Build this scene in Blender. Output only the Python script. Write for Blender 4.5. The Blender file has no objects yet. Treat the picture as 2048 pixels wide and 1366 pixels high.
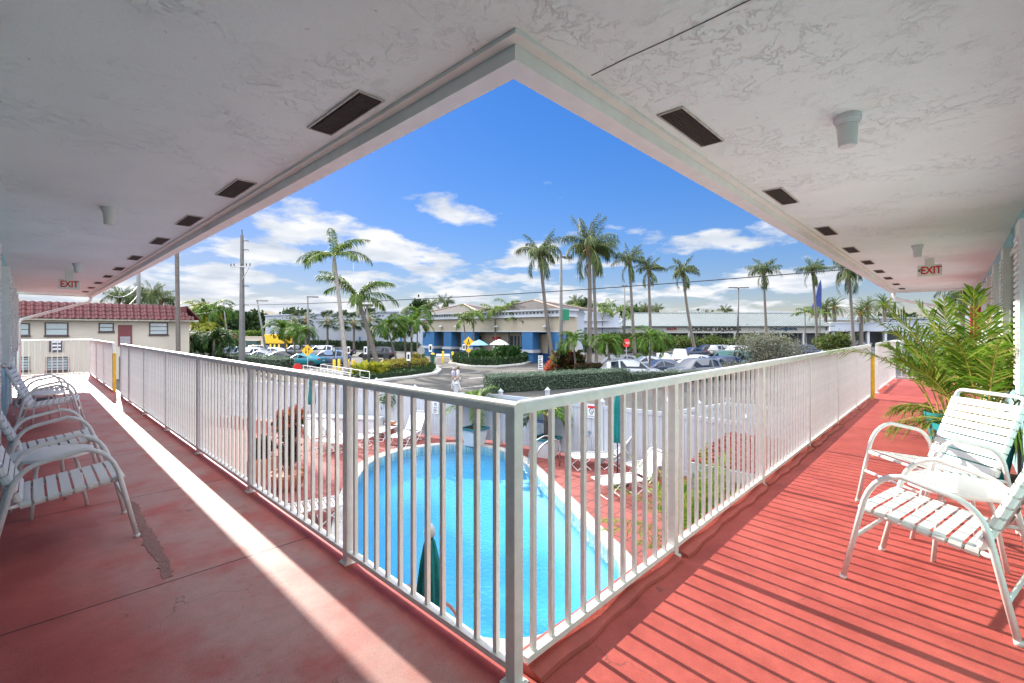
import bpy, math, random
import numpy as np
from mathutils import Vector, Matrix
random.seed(7); rng = np.random.default_rng(7)
scene = bpy.context.scene
COL = scene.collection
R = math.radians
# ------------------------------------------------------------------ camera, sky, sun, exposure
CAM = np.array([-1.305, -1.240, 1.37]); FPX = 925.7; CX, CY = 1024.0, 660.0
FW = np.array([.7217, .6923, 0.0]); RT = np.array([.6923, -.7217, 0.0]); UP = np.array([0, 0, 1.0])
cam = bpy.data.cameras.new('camera'); camo = bpy.data.objects.new('camera', cam); COL.objects.link(camo)
camo.location = CAM; camo.rotation_euler = (R(90), 0, math.atan2(FW[1], FW[0]) - R(90))
cam.sensor_width = 36; cam.lens = FPX/2048*36; cam.shift_y = -23/2048; cam.clip_start = .05; cam.clip_end = 3000
scene.camera = camo
SUN = Vector((.185, 2.1, 1.0)).normalized()
sun = bpy.data.lights.new('sun', 'SUN'); sun.energy = 2.7; sun.angle = R(.6); sun.color = (1, .93, .82)
suno = bpy.data.objects.new('sun', sun); COL.objects.link(suno)
suno.rotation_euler = SUN.to_track_quat('Z', 'Y').to_euler()
world = bpy.data.worlds.new('World'); scene.world = world; world.use_nodes = True
nt = world.node_tree; N = nt.nodes; N.clear(); LK = nt.links.new
wo = N.new('ShaderNodeOutputWorld'); bg = N.new('ShaderNodeBackground'); sky = N.new('ShaderNodeTexSky')
sky.sky_type = 'NISHITA'; sky.sun_disc = False; sky.sun_elevation = math.asin(SUN.z); sky.sun_rotation = math.atan2(SUN.x, SUN.y)
sky.altitude = 0; sky.air_density = 1.0; sky.dust_density = .1; sky.ozone_density = 4.0
bg.inputs['Strength'].default_value = .15
hs = N.new('ShaderNodeHueSaturation'); hs.inputs['Saturation'].default_value = 1.3; 
lum = N.new('ShaderNodeRGBToBW'); LK(sky.outputs[0], lum.inputs[0])
kd = N.new('ShaderNodeMath'); kd.operation = 'MULTIPLY_ADD'; LK(lum.outputs[0], kd.inputs[0]); kd.inputs[1].default_value = .16; kd.inputs[2].default_value = .55      # thin the glare near the sun
dv = N.new('ShaderNodeMixRGB'); dv.blend_type = 'DIVIDE'; dv.inputs[0].default_value = 1; LK(sky.outputs[0], dv.inputs[1]); LK(kd.outputs[0], dv.inputs[2]); tn = N.new('ShaderNodeMixRGB'); tn.blend_type = 'MULTIPLY'; tn.inputs[0].default_value = 1; LK(dv.outputs[0], tn.inputs[1]); tn.inputs[2].default_value = (.295, .255, .275, 1); LK(tn.outputs[0], hs.inputs['Color'])
tc = N.new('ShaderNodeTexCoord'); sp = N.new('ShaderNodeSeparateXYZ'); LK(tc.outputs['Generated'], sp.inputs[0])
def wm(op, a, b=None, clamp=False):
    n = N.new('ShaderNodeMath'); n.operation = op; n.use_clamp = clamp
    for i, v in enumerate((a, b)):
        if v is None: continue
        if isinstance(v, (int, float)): n.inputs[i].default_value = v
        else: LK(v, n.inputs[i])
    return n.outputs[0]
den = wm('ADD', wm('MAXIMUM', sp.outputs[2], 0.0), .16)
cmb = N.new('ShaderNodeCombineXYZ'); LK(wm('DIVIDE', sp.outputs[0], den), cmb.inputs[0]); LK(wm('DIVIDE', sp.outputs[1], den), cmb.inputs[1]); cmb.inputs[2].default_value = 5.2
ns = N.new('ShaderNodeTexNoise'); ns.inputs['Scale'].default_value = 1.7; ns.inputs['Detail'].default_value = 9; ns.inputs['Roughness'].default_value = .56; LK(cmb.outputs[0], ns.inputs['Vector'])
thr = N.new('ShaderNodeMapRange'); LK(sp.outputs[2], thr.inputs[0]); thr.inputs[1].default_value = 0; thr.inputs[2].default_value = .36; thr.inputs[3].default_value = .458; thr.inputs[4].default_value = .62

# the cloud bank is unseen, added behind the camera to light the shaded fronts
away = wm('ADD', wm('MULTIPLY', sp.outputs[0], -.72), wm('MULTIPLY', sp.outputs[1], -.69))
fill_bank = N.new('ShaderNodeMapRange'); LK(away, fill_bank.inputs[0]); fill_bank.inputs[1].default_value = -.25; fill_bank.inputs[2].default_value = .35; fill_bank.inputs[3].default_value = 0; fill_bank.inputs[4].default_value = .16
lft = N.new('ShaderNodeMapRange'); lft.interpolation_type = 'SMOOTHSTEP'; LK(wm('ADD', wm('MULTIPLY', sp.outputs[0], -.69), wm('MULTIPLY', sp.outputs[1], .72)), lft.inputs[0]); lft.inputs[1].default_value = .05; lft.inputs[2].default_value = .40; lft.inputs[3].default_value = .0; lft.inputs[4].default_value = .055      # heavier cloud low in the north
low = N.new('ShaderNodeMapRange'); low.interpolation_type = 'SMOOTHSTEP'; LK(sp.outputs[2], low.inputs[0]); low.inputs[1].default_value = .20; low.inputs[2].default_value = .30; low.inputs[3].default_value = 1; low.inputs[4].default_value = 0
over = N.new('ShaderNodeMapRange'); over.interpolation_type = 'SMOOTHSTEP'; LK(sp.outputs[2], over.inputs[0]); over.inputs[1].default_value = .50; over.inputs[2].default_value = .78      # broken cloud overhead, out of view, added to fill the shade
mk = wm('MULTIPLY', wm('ADD', wm('ADD', wm('SUBTRACT', ns.outputs[0], thr.outputs[0]), fill_bank.outputs[0]), wm('ADD', wm('MULTIPLY', over.outputs[0], .22), wm('MULTIPLY', lft.outputs[0], low.outputs[0]))), 12.0, True)
ns2 = N.new('ShaderNodeTexNoise'); ns2.inputs['Scale'].default_value = 3.2; ns2.inputs['Detail'].default_value = 5; LK(cmb.outputs[0], ns2.inputs['Vector'])
cr = N.new('ShaderNodeValToRGB'); LK(ns2.outputs[0], cr.inputs[0]); cr.color_ramp.elements[0].position = .3; cr.color_ramp.elements[1].position = .62
cr.color_ramp.elements[0].color = (4.6, 5.2, 6.2, 1); cr.color_ramp.elements[1].color = (7.8, 7.9, 8.1, 1)
mx = N.new('ShaderNodeMixRGB'); LK(mk, mx.inputs[0]); LK(hs.outputs[0], mx.inputs[1])
fb = N.new('ShaderNodeMapRange'); LK(away, fb.inputs[0]); fb.inputs[1].default_value = -.6; fb.inputs[2].default_value = .4; fb.inputs[3].default_value = .22; fb.inputs[4].default_value = .9      # unseen clouds behind boosted as fill, clouds in view dimmed
cs = N.new('ShaderNodeVectorMath'); cs.operation = 'SCALE'; LK(cr.outputs[0], cs.inputs[0]); LK(wm('ADD', fb.outputs[0], wm('MULTIPLY', over.outputs[0], .56)), cs.inputs['Scale']); LK(cs.outputs[0], mx.inputs[2])
LK(mx.outputs[0], bg.inputs[0]); LK(bg.outputs[0], wo.inputs[0])
scene.view_settings.view_transform = 'Standard'; scene.view_settings.look = 'None'; scene.view_settings.gamma = 1
scene.view_settings.exposure = 1.97
scene.cycles.caustics_reflective = False; scene.cycles.caustics_refractive = False; scene.cycles.max_bounces = 8; scene.cycles.diffuse_bounces = 5; scene.cycles.transparent_max_bounces = 16
# ------------------------------------------------------------------ measuring helpers (photo pixel -> point of the place)
GZ = -2.7
def ray(px, py): return FW + (px-CX)/FPX*RT + (CY-py)/FPX*UP
def at(px, py, z=GZ):
    v = ray(px, py); return CAM + v*((z-CAM[2])/v[2])
def atd(px, py, depth): return CAM + ray(px, py)*depth
def depth_of(p): return float((np.array(p)-CAM) @ FW)
def zat(py, depth): return float(CAM[2] + (CY-py)/FPX*depth)
# ------------------------------------------------------------------ materials
MATS = {}
def nodes(name):
    m = bpy.data.materials.new(name); m.use_nodes = True
    t = m.node_tree; b = t.nodes['Principled BSDF']; return m, t, b
def mat(name, col, rough=.6, var=.12, scale=6, bump=0, bscale=40, metal=0, spec=.5, coat=0, dirt=None, emit=0, alpha=1, detail=4):
    if name in MATS: return MATS[name]
    m, t, b = nodes(name); L = t.links.new
    b.inputs['Roughness'].default_value = rough; b.inputs['Metallic'].default_value = metal
    b.inputs['Specular IOR Level'].default_value = spec; b.inputs['Coat Weight'].default_value = coat
    tcn = t.nodes.new('ShaderNodeTexCoord')
    n = t.nodes.new('ShaderNodeTexNoise'); n.inputs['Scale'].default_value = scale; n.inputs['Detail'].default_value = detail; L(tcn.outputs['Object'], n.inputs['Vector'])
    r = t.nodes.new('ShaderNodeValToRGB'); L(n.outputs[0], r.inputs[0]); r.color_ramp.elements[0].position = .3; r.color_ramp.elements[1].position = .7
    c0 = [max(0, c*(1-var)) for c in col]; c1 = [min(1, c*(1+var)) for c in col]
    if dirt: c0 = [c*.6+d*.4 for c, d in zip(col, dirt)]
    r.color_ramp.elements[0].color = (*c0, 1); r.color_ramp.elements[1].color = (*c1, 1)
    L(r.outputs[0], b.inputs['Base Color'])
    if bump:
        bn = t.nodes.new('ShaderNodeTexNoise'); bn.inputs['Scale'].default_value = bscale; bn.inputs['Detail'].default_value = 5; L(tcn.outputs['Object'], bn.inputs['Vector'])
        bp = t.nodes.new('ShaderNodeBump'); bp.inputs['Strength'].default_value = bump; bp.inputs['Distance'].default_value = .02; L(bn.outputs[0], bp.inputs['Height']); L(bp.outputs[0], b.inputs['Normal'])
    if emit:
        b.inputs['Emission Color'].default_value = (*col, 1); b.inputs['Emission Strength'].default_value = emit
    MATS[name] = m; return m
def leafmat(name, cols, trans=.35, rough=.45):
    """leaf colours picked per leaf"""
    if name in MATS: return MATS[name]
    if name not in ('leaf_areca', 'hedge_silver', 'croton_red'): cols = [tuple(c*.70 for c in q) for q in cols]
    m, t, b = nodes(name); L = t.links.new
    g = t.nodes.new('ShaderNodeNewGeometry'); r = t.nodes.new('ShaderNodeValToRGB'); L(g.outputs['Random Per Island'], r.inputs[0])
    el = r.color_ramp.elements
    while len(el) < len(cols): el.new(.5)
    for i, c in enumerate(cols): el[i].position = i/(len(cols)-1); el[i].color = (*c, 1)
    L(r.outputs[0], b.inputs['Base Color']); b.inputs['Roughness'].default_value = .6; b.inputs['Specular IOR Level'].default_value = .18
    tr = t.nodes.new('ShaderNodeBsdfTranslucent'); L(r.outputs[0], tr.inputs['Color'])
    mxs = t.nodes.new('ShaderNodeMixShader'); mxs.inputs[0].default_value = trans
    L(b.outputs[0], mxs.inputs[1]); L(tr.outputs[0], mxs.inputs[2])
    L(mxs.outputs[0], t.nodes['Material Output'].inputs['Surface'])
    MATS[name] = m; return m
def coordnode(t, kind='Object'):
    return t.nodes.new('ShaderNodeTexCoord').outputs[kind]
WHITE = mat('white_paint', (.78, .77, .74), .42, .05, 9, bump=.05, bscale=60)
RAILM = mat('railing_paint', (.82, .805, .77), .40, .07, 16, bump=.08, bscale=70, detail=8)
STRAP = mat('white_vinyl_strap', (.76, .755, .73), .45, .04, 12)
TUBE = mat('white_powder_coat', (.75, .745, .725), .32, .04, 10)
BLACK = mat('black_rubber', (.02, .02, .022), .6, .2)
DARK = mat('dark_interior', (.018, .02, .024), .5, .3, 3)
YELLOW = mat('yellow_paint', (.85, .50, .02), .5, .12, 8, dirt=(.4, .25, .05))
STEEL = mat('steel', (.55, .56, .57), .28, .08, metal=1)
GREYM = mat('grey_galvanised', (.42, .43, .43), .5, .12, 3)
CONC = mat('concrete', (.48, .46, .43), .85, .14, 2.5, bump=.25, bscale=60)
POLEC = mat('pole_concrete', (.15, .147, .14), .85, .12, 1.5, bump=.2, bscale=30)
BRONZE = mat('dark_bronze', (.055, .05, .048), .45, .15)
TEAL = mat('teal_canvas', (.0, .17, .17), .75, .2, 14, bump=.15, bscale=120)
TEALPOT = mat('teal_pot', (.02, .27, .28), .35, .12, 4)
TERRA = mat('terracotta', (.45, .16, .08), .75, .16, 5, bump=.1)
SOIL = mat('soil', (.05, .035, .025), .95, .4, 30, bump=.6, bscale=60)
BARK = mat('palm_bark', (.12, .103, .09), .9, .3, 9, bump=.6, bscale=26)
BARKP = mat('palm_bark_pale', (.26, .235, .21), .85, .22, 7, bump=.4, bscale=24)
SHAFT = mat('palm_crownshaft', (.30, .33, .22), .5, .15, 3)
HUSK = mat('palm_husk', (.17, .095, .05), .95, .35, 14, bump=.6)
RED = mat('sign_red', (.60, .02, .02), .45, .08)
# ------------------------------------------------------------------ mesh builder
class MB:
    def __init__(s): s.v = []; s.f = []; s.mi = []; s.n = 0
    def add(s, verts, faces, m=0):
        verts = np.asarray(verts, float).reshape(-1, 3); s.v.append(verts)
        for f in faces: s.f.append([i+s.n for i in f]); s.mi.append(m)
        s.n += len(verts); return s
    def box(s, x0, x1, y0, y1, z0, z1, m=0, rot=0, org=(0, 0, 0)):
        v = np.array([[x, y, z] for z in (z0, z1) for y in (y0, y1) for x in (x0, x1)], float)
        if rot:
            c, q = math.cos(rot), math.sin(rot); v = np.c_[v[:, 0]*c-v[:, 1]*q, v[:, 0]*q+v[:, 1]*c, v[:, 2]]
        v = v + np.array(org)
        return s.add(v, [(0, 2, 3, 1), (4, 5, 7, 6), (0, 1, 5, 4), (2, 6, 7, 3), (0, 4, 6, 2), (1, 3, 7, 5)], m)
    def tube(s, pts, r, n=8, m=0, cap=True):
        pts = np.asarray(pts, float); k = len(pts); rs = np.full(k, r) if np.isscalar(r) else np.asarray(r, float)
        V = []; prev = None
        for i in range(k):
            d = pts[min(i+1, k-1)]-pts[max(i-1, 0)]; d = d/(np.linalg.norm(d)+1e-9)
            if prev is None:
                a = np.array([0, 0, 1.0]) if abs(d[2]) < .9 else np.array([1.0, 0, 0]); u = np.cross(d, a)
            else: u = prev - d*(prev@d)
            u /= np.linalg.norm(u)+1e-9; prev = u; w = np.cross(d, u)
            for j in range(n):
                t = 2*math.pi*j/n; V.append(pts[i]+rs[i]*(math.cos(t)*u+math.sin(t)*w))
        F = [(i*n+j, i*n+(j+1) % n, (i+1)*n+(j+1) % n, (i+1)*n+j) for i in range(k-1) for j in range(n)]
        if cap: F += [tuple(range(n))[::-1], tuple(range((k-1)*n, k*n))]
        return s.add(V, F, m)
    def lathe(s, prof, n=20, m=0, org=(0, 0, 0), flute=0, nf=8, phase=0):
        V = []
        for (r, z) in prof:
            for j in range(n):
                t = 2*math.pi*j/n; rr = r*(1+flute*math.cos(nf*t+phase))
                V.append((rr*math.cos(t)+org[0], rr*math.sin(t)+org[1], z+org[2]))
        k = len(prof)
        F = [(i*n+j, i*n+(j+1) % n, (i+1)*n+(j+1) % n, (i+1)*n+j) for i in range(k-1) for j in range(n)]
        F += [tuple(range(n))[::-1], tuple(range((k-1)*n, k*n))]
        return s.add(V, F, m)
    def prism(s, poly, z0, z1, m=0):
        k = len(poly); V = [(p[0], p[1], z0) for p in poly]+[(p[0], p[1], z1) for p in poly]
        F = [tuple(range(k))[::-1], tuple(range(k, 2*k))]+[(i, (i+1) % k, k+(i+1) % k, k+i) for i in range(k)]
        return s.add(V, F, m)
    def ring(s, outer, inner, z0, z1, m=0):
        k = len(outer); V = []
        for z in (z0, z1):
            V += [(p[0], p[1], z) for p in outer]+[(p[0], p[1], z) for p in inner]
        F = []
        for i in range(k):
            j = (i+1) % k
            F += [(2*k+i, 2*k+j, 3*k+j, 3*k+i), (i, k+i, k+j, j), (i, j, 2*k+j, 2*k+i), (k+i, 3*k+i, 3*k+j, k+j)]
        return s.add(V, F, m)
    def quad(s, a, b, c, d, m=0): return s.add([a, b, c, d], [(0, 1, 2, 3)], m)
    def build(s, name, mats, parent=None, smooth=False, bevel=0, auto=None):
        me = bpy.data.meshes.new(name)
        V = np.concatenate(s.v) if s.v else np.zeros((0, 3))
        lens = np.array([len(f) for f in s.f], np.int32); idx = np.fromiter((i for f in s.f for i in f), np.int32)
        me.vertices.add(len(V)); me.vertices.foreach_set('co', V.astype(np.float32).ravel())
        me.loops.add(len(idx)); me.loops.foreach_set('vertex_index', idx)
        me.polygons.add(len(lens)); me.polygons.foreach_set('loop_start', np.r_[0, np.cumsum(lens)[:-1]].astype(np.int32)); me.polygons.foreach_set('loop_total', lens)
        if not isinstance(mats, (list, tuple)): mats = [mats]
        for q in mats: me.materials.append(q)
        me.polygons.foreach_set('material_index', np.array(s.mi, np.int32))
        me.polygons.foreach_set('use_smooth', np.full(len(lens), bool(smooth)))
        me.update(calc_edges=True); me.validate()
        o = bpy.data.objects.new(name, me); COL.objects.link(o)
        if parent: o.parent = parent
        if smooth and auto:
            me.set_sharp_from_angle(angle=R(auto))
        if bevel:
            b = o.modifiers.new('bevel', 'BEVEL'); b.width = bevel; b.segments = 2; b.limit_method = 'ANGLE'; b.angle_limit = R(40)
        return o
def leaves(P, size, mats=None, up=.3, aspect=2.0, m=0, mb=None):
    """leaf-sized folded faces at the points P"""
    mb = mb or MB(); P = np.asarray(P, float); n = len(P)
    d = rng.normal(size=(n, 3)); d[:, 2] += up; d /= np.linalg.norm(d, axis=1)[:, None]
    q = rng.normal(size=(n, 3)); q -= d*(q*d).sum(1)[:, None]; q /= np.linalg.norm(q, axis=1)[:, None]
    L = size*rng.uniform(.65, 1.3, n)[:, None]; W = L/aspect*.5
    V = np.stack([P, P+d*L*.5+q*W, P+d*L, P+d*L*.5-q*W], 1).reshape(-1, 3)
    mb.v.append(V); b = mb.n
    mb.f += [[b+4*i, b+4*i+1, b+4*i+2, b+4*i+3] for i in range(n)]; mb.mi += [m]*n; mb.n += 4*n
    return mb
def tag(o, label=None, cat=None, group=None, kind=None):
    if label: o['label'] = label
    if cat: o['category'] = cat
    if group: o['group'] = group
    if kind: o['kind'] = kind
    return o
def thing(name, label, cat, loc=(0, 0, 0), rz=0, group=None):
    o = bpy.data.objects.new(name, None); COL.objects.link(o); o.empty_display_size = .2
    o.location = [float(c) for c in loc]; o.rotation_euler = (0, 0, rz)
    return tag(o, label, cat, group)
def dup(root, loc, rz, label, group=None):
    r = root.copy(); COL.objects.link(r); r.location = [float(c) for c in loc]; r.rotation_euler = (0, 0, rz); r['label'] = label
    if group: r['group'] = group
    for ch in list(root.children):
        c = ch.copy(); COL.objects.link(c); c.parent = r
        for g in list(ch.children):
            d = g.copy(); COL.objects.link(d); d.parent = c
    return r
def text_mesh(name, body, size, m, parent, loc, rot, ext=.004, align='CENTER', sx=1, bold=0):
    cu = bpy.data.curves.new(name, 'FONT'); cu.body = body; cu.size = size; cu.extrude = ext; cu.align_x = align; cu.align_y = 'CENTER'; cu.offset = bold
    to = bpy.data.objects.new(name+'_c', cu); COL.objects.link(to)
    me = bpy.data.meshes.new_from_object(to.evaluated_get(bpy.context.evaluated_depsgraph_get())); bpy.data.objects.remove(to)
    me.materials.clear(); me.materials.append(m); me.name = name
    o = bpy.data.objects.new(name, me); COL.objects.link(o); o.parent = parent; o.location = loc; o.rotation_euler = rot; o.scale = (sx, 1, 1)
    return o
def structure(mb, name, m, smooth=False): return tag(mb.build(name, m, None, smooth), kind='structure')
def arc(p0, p1, p2, n=6):
    p0, p1, p2 = map(lambda p: np.array(p, float), (p0, p1, p2))
    return [(1-t)**2*p0+2*t*(1-t)*p1+t*t*p2 for t in np.linspace(0, 1, n)]
def resample(pts, n):
    p = np.array(list(pts)+[pts[0]], float); d = np.r_[0, np.cumsum(np.linalg.norm(np.diff(p, axis=0), axis=1))]
    t = np.linspace(0, d[-1], n, endpoint=False); return np.c_[np.interp(t, d, p[:, 0]), np.interp(t, d, p[:, 1])]
def smooth_closed(pts, n=90, it=6):
    p = resample(pts, n)
    for _ in range(it): p = (np.roll(p, 1, 0)+2*p+np.roll(p, -1, 0))/4
    return p
def offset_poly(p, d):
    t = np.roll(p, -1, 0)-np.roll(p, 1, 0); nrm = np.c_[t[:, 1], -t[:, 0]]; nrm /= np.linalg.norm(nrm, axis=1)[:, None]
    a = np.sum(p[:, 0]*np.roll(p[:, 1], -1)-p[:, 1]*np.roll(p[:, 0], -1))
    return p+nrm*d*(1 if a > 0 else -1)
# ------------------------------------------------------------------ special surfaces
def floor_mat():
    m, t, b = nodes('red_floor_paint'); L = t.links.new; nn = t.nodes.new
    tcn = coordnode(t); s = nn('ShaderNodeSeparateXYZ'); L(tcn, s.inputs[0])
    def mth(op, a, bb=None, clamp=False):
        n = nn('ShaderNodeMath'); n.operation = op; n.use_clamp = clamp
        for i, v in enumerate((a, bb)):
            if v is None: continue
            if isinstance(v, (int, float)): n.inputs[i].default_value = v
            else: L(v, n.inputs[i])
        return n.outputs[0]
    def noise(sc, d=4, r=.5):
        n = nn('ShaderNodeTexNoise'); n.inputs['Scale'].default_value = sc; n.inputs['Detail'].default_value = d; n.inputs['Roughness'].default_value = r; L(tcn, n.inputs['Vector']); return n.outputs[0]
    def ss(x, a, c):
        n = nn('ShaderNodeMapRange'); n.interpolation_type = 'SMOOTHSTEP'; L(x, n.inputs[0]); n.inputs[1].default_value = a; n.inputs[2].default_value = c; return n.outputs[0]
    # trodden strip down the middle of the long walkway
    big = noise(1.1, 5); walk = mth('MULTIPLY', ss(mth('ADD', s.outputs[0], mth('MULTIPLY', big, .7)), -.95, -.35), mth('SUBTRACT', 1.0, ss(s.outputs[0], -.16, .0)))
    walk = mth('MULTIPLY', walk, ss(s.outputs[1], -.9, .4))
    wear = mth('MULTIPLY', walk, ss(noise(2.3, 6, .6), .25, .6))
    def rgb(c): n = nn('ShaderNodeRGB'); n.outputs[0].default_value = (*c, 1); return n.outputs[0]
    def mix(f, a, c): n = nn('ShaderNodeMixRGB'); L(f, n.inputs[0]); L(a, n.inputs[1]); L(c, n.inputs[2]); return n.outputs[0]
    base = mix(ss(noise(3, 6, .6), .35, .65), rgb((.385, .068, .054)), rgb((.47, .092, .074)))
    col = mix(mth('MULTIPLY', wear, .85), base, rgb((.42, .255, .225)))  # worn paint, its tone made paler to lift the shaded walkway
    col = mix(mth('MULTIPLY', ss(noise(60, 3), .62, .72), mth('ADD', mth('MULTIPLY', walk, .35), .05)), col, rgb((.13, .07, .06)))
    col = mix(mth('MULTIPLY', ss(noise(.9, 6, .7), .58, .70), .35), col, rgb((.30, .045, .04)))
    # expansion joints across the long walkway
    j = mth('ABSOLUTE', mth('SUBTRACT', mth('MODULO', mth('ADD', s.outputs[1], 1.77*4-1.85+.885), 1.77), .885))
    jm = mth('MULTIPLY', mth('LESS_THAN', j, .0055), mth('MULTIPLY', mth('LESS_THAN', s.outputs[0], -.02), mth('GREATER_THAN', s.outputs[1], .5)))
    col = mix(jm, col, rgb((.05, .015, .015)))
    mu = nn('ShaderNodeMixRGB'); mu.blend_type = 'MULTIPLY'; mu.inputs[0].default_value = 1; L(col, mu.inputs[1])
    gr = nn('ShaderNodeValToRGB'); L(mth('ADD', mth('MULTIPLY', noise(170, 3), .6), mth('MULTIPLY', noise(14, 6, .7), .4)), gr.inputs[0]); gr.color_ramp.elements[0].position = .36; gr.color_ramp.elements[1].position = .64; gr.color_ramp.elements[0].color = (.80, .79, .79, 1); gr.color_ramp.elements[1].color = (1.12, 1.13, 1.13, 1); L(gr.outputs[0], mu.inputs[2]); col = mu.outputs[0]
    # hairline cracks on the worn part
    vo = nn('ShaderNodeTexVoronoi'); vo.feature = 'DISTANCE_TO_EDGE'; vo.inputs['Scale'].default_value = .9
    wv = nn('ShaderNodeVectorMath'); wv.operation = 'ADD'; L(tcn, wv.inputs[0]); wn = nn('ShaderNodeTexNoise'); wn.inputs['Scale'].default_value = 3; wn.inputs['Detail'].default_value = 6; L(tcn, wn.inputs['Vector']); L(wn.outputs['Color'], wv.inputs[1]); L(wv.outputs[0], vo.inputs['Vector'])
    crk = mth('MULTIPLY', mth('LESS_THAN', vo.outputs['Distance'], .0045), mth('MULTIPLY', ss(noise(1.7, 3), .52, .60), .6)); col = mix(crk, col, rgb((.10, .05, .045)))
    L(col, b.inputs['Base Color']); b.inputs['Specular IOR Level'].default_value = .35
    rr = mth('SUBTRACT', .58, mth('MULTIPLY', ss(s.outputs[1], .0, .8), .14)); rr = mth('ADD', rr, mth('MULTIPLY', noise(7, 5), .16)); L(rr, b.inputs['Roughness'])
    bp = nn('ShaderNodeBump'); bp.inputs['Strength'].default_value = .30; bp.inputs['Distance'].default_value = .006
    L(mth('ADD', mth('MULTIPLY', noise(150, 3), .5), mth('ADD', noise(9, 5), mth('MULTIPLY', jm, -1.5))), bp.inputs['Height']); L(bp.outputs[0], b.inputs['Normal'])
    return m
def stucco(name, col, c2, sc=9, strength=.55, pit_shade=None, pthr=.60):
    m, t, b = nodes(name); L = t.links.new; nn = t.nodes.new; tcn = coordnode(t)
    b.inputs['Roughness'].default_value = .8; b.inputs['Specular IOR Level'].default_value = .25
    def noise(s, d=5, r=.55, dist=0):
        n = nn('ShaderNodeTexNoise'); n.inputs['Scale'].default_value = s; n.inputs['Detail'].default_value = d; n.inputs['Roughness'].default_value = r; n.inputs['Distortion'].default_value = dist; L(tcn, n.inputs['Vector']); return n.outputs[0]
    r = nn('ShaderNodeValToRGB'); L(noise(1.3, 6, .6), r.inputs[0]); r.color_ramp.elements[0].position = .3; r.color_ramp.elements[1].position = .7
    r.color_ramp.elements[0].color = (*c2, 1); r.color_ramp.elements[1].color = (*col, 1)
    # torn trowel ridges: thin contour lines of a warped noise, broken up by a second one
    a = noise(sc, 10, .70, .35); rid = nn('ShaderNodeValToRGB'); L(a, rid.inputs[0]); e = rid.color_ramp.elements
    e[0].position = .485; e[0].color = (0, 0, 0, 1); e[1].position = .515; e[1].color = (1, 1, 1, 1)
    br = nn('ShaderNodeMapRange'); L(noise(2.2, 4), br.inputs[0]); br.inputs[1].default_value = .46; br.inputs[2].default_value = .66
    mu = nn('ShaderNodeMath'); mu.operation = 'MULTIPLY'; L(rid.outputs[0], mu.inputs[0]); L(br.outputs[0], mu.inputs[1])
    ad = nn('ShaderNodeMath'); ad.operation = 'MULTIPLY_ADD'; L(noise(70, 4), ad.inputs[0]); ad.inputs[1].default_value = .35; L(mu.outputs[0], ad.inputs[2])
    bp = nn('ShaderNodeBump'); bp.inputs['Strength'].default_value = strength; bp.inputs['Distance'].default_value = .012; L(ad.outputs[0], bp.inputs['Height']); L(bp.outputs[0], b.inputs['Normal'])
    out = r.outputs[0]
    if pit_shade:
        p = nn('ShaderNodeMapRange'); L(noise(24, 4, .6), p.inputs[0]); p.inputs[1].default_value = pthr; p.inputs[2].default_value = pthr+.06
        mxn = nn('ShaderNodeMixRGB'); L(p.outputs[0], mxn.inputs[0]); L(out, mxn.inputs[1]); mxn.inputs[2].default_value = (*pit_shade, 1); out = mxn.outputs[0]
    L(out, b.inputs['Base Color']); MATS[name] = m; return m
def bricks(name, c1, c2, mortar, bw, bh, ms=.012, rough=.8, rot=0, bump=.5, offset=.5, wob=.0):
    m, t, b = nodes(name); L = t.links.new; nn = t.nodes.new
    mp = nn('ShaderNodeMapping'); L(coordnode(t), mp.inputs[0]); mp.inputs['Rotation'].default_value = (0, 0, rot)
    k = nn('ShaderNodeTexBrick'); L(mp.outputs[0], k.inputs[0]); k.inputs['Scale'].default_value = 1; k.inputs['Brick Width'].default_value = bw; k.inputs['Row Height'].default_value = bh; k.inputs['Mortar Size'].default_value = ms
    k.inputs['Color1'].default_value = (*c1, 1); k.inputs['Color2'].default_value = (*c2, 1); k.inputs['Mortar'].default_value = (*mortar, 1); k.offset = offset; k.inputs['Bias'].default_value = 0
    n = nn('ShaderNodeTexNoise'); n.inputs['Scale'].default_value = 1.2; n.inputs['Detail'].default_value = 6; L(mp.outputs[0], n.inputs['Vector'])
    mu = nn('ShaderNodeMixRGB'); mu.blend_type = 'MULTIPLY'; mu.inputs[0].default_value = .55; L(k.outputs[0], mu.inputs[1])
    r = nn('ShaderNodeValToRGB'); L(n.outputs[0], r.inputs[0]); r.color_ramp.elements[0].color = (.55, .5, .5, 1); r.color_ramp.elements[1].color = (1.25, 1.2, 1.2, 1); L(r.outputs[0], mu.inputs[2])
    L(mu.outputs[0], b.inputs['Base Color']); b.inputs['Roughness'].default_value = rough
    bp = nn('ShaderNodeBump'); bp.inputs['Strength'].default_value = bump; bp.inputs['Distance'].default_value = .01; bp.invert = True; L(k.outputs['Fac'], bp.inputs['Height']); L(bp.outputs[0], b.inputs['Normal'])
    MATS[name] = m; return m
def glassmat(name, col=(.03, .04, .05), rough=.06):
    if name in MATS: return MATS[name]
    m, t, b = nodes(name); b.inputs['Base Color'].default_value = (*col, 1); b.inputs['Roughness'].default_value = rough; b.inputs['Specular IOR Level'].default_value = .9; b.inputs['Coat Weight'].default_value = .4
    MATS[name] = m; return m
GLASS = glassmat('dark_glass')
SOFFIT = stucco('soffit_stucco', (.82, .89, .875), (.765, .83, .815), 8, .58, pit_shade=(.52, .52, .51), pthr=.68)  # specks colour in short cracks and the shadow of trowel ridges
WALLM = stucco('turquoise_stucco', (.42, .70, .72), (.32, .60, .63), 10, .9, pit_shade=(.10, .26, .30))
PAVER = bricks('red_pavers', (.27, .068, .054), (.21, .05, .042), (.05, .018, .015), .42, .42, .012, rot=R(0), offset=0)
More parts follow.
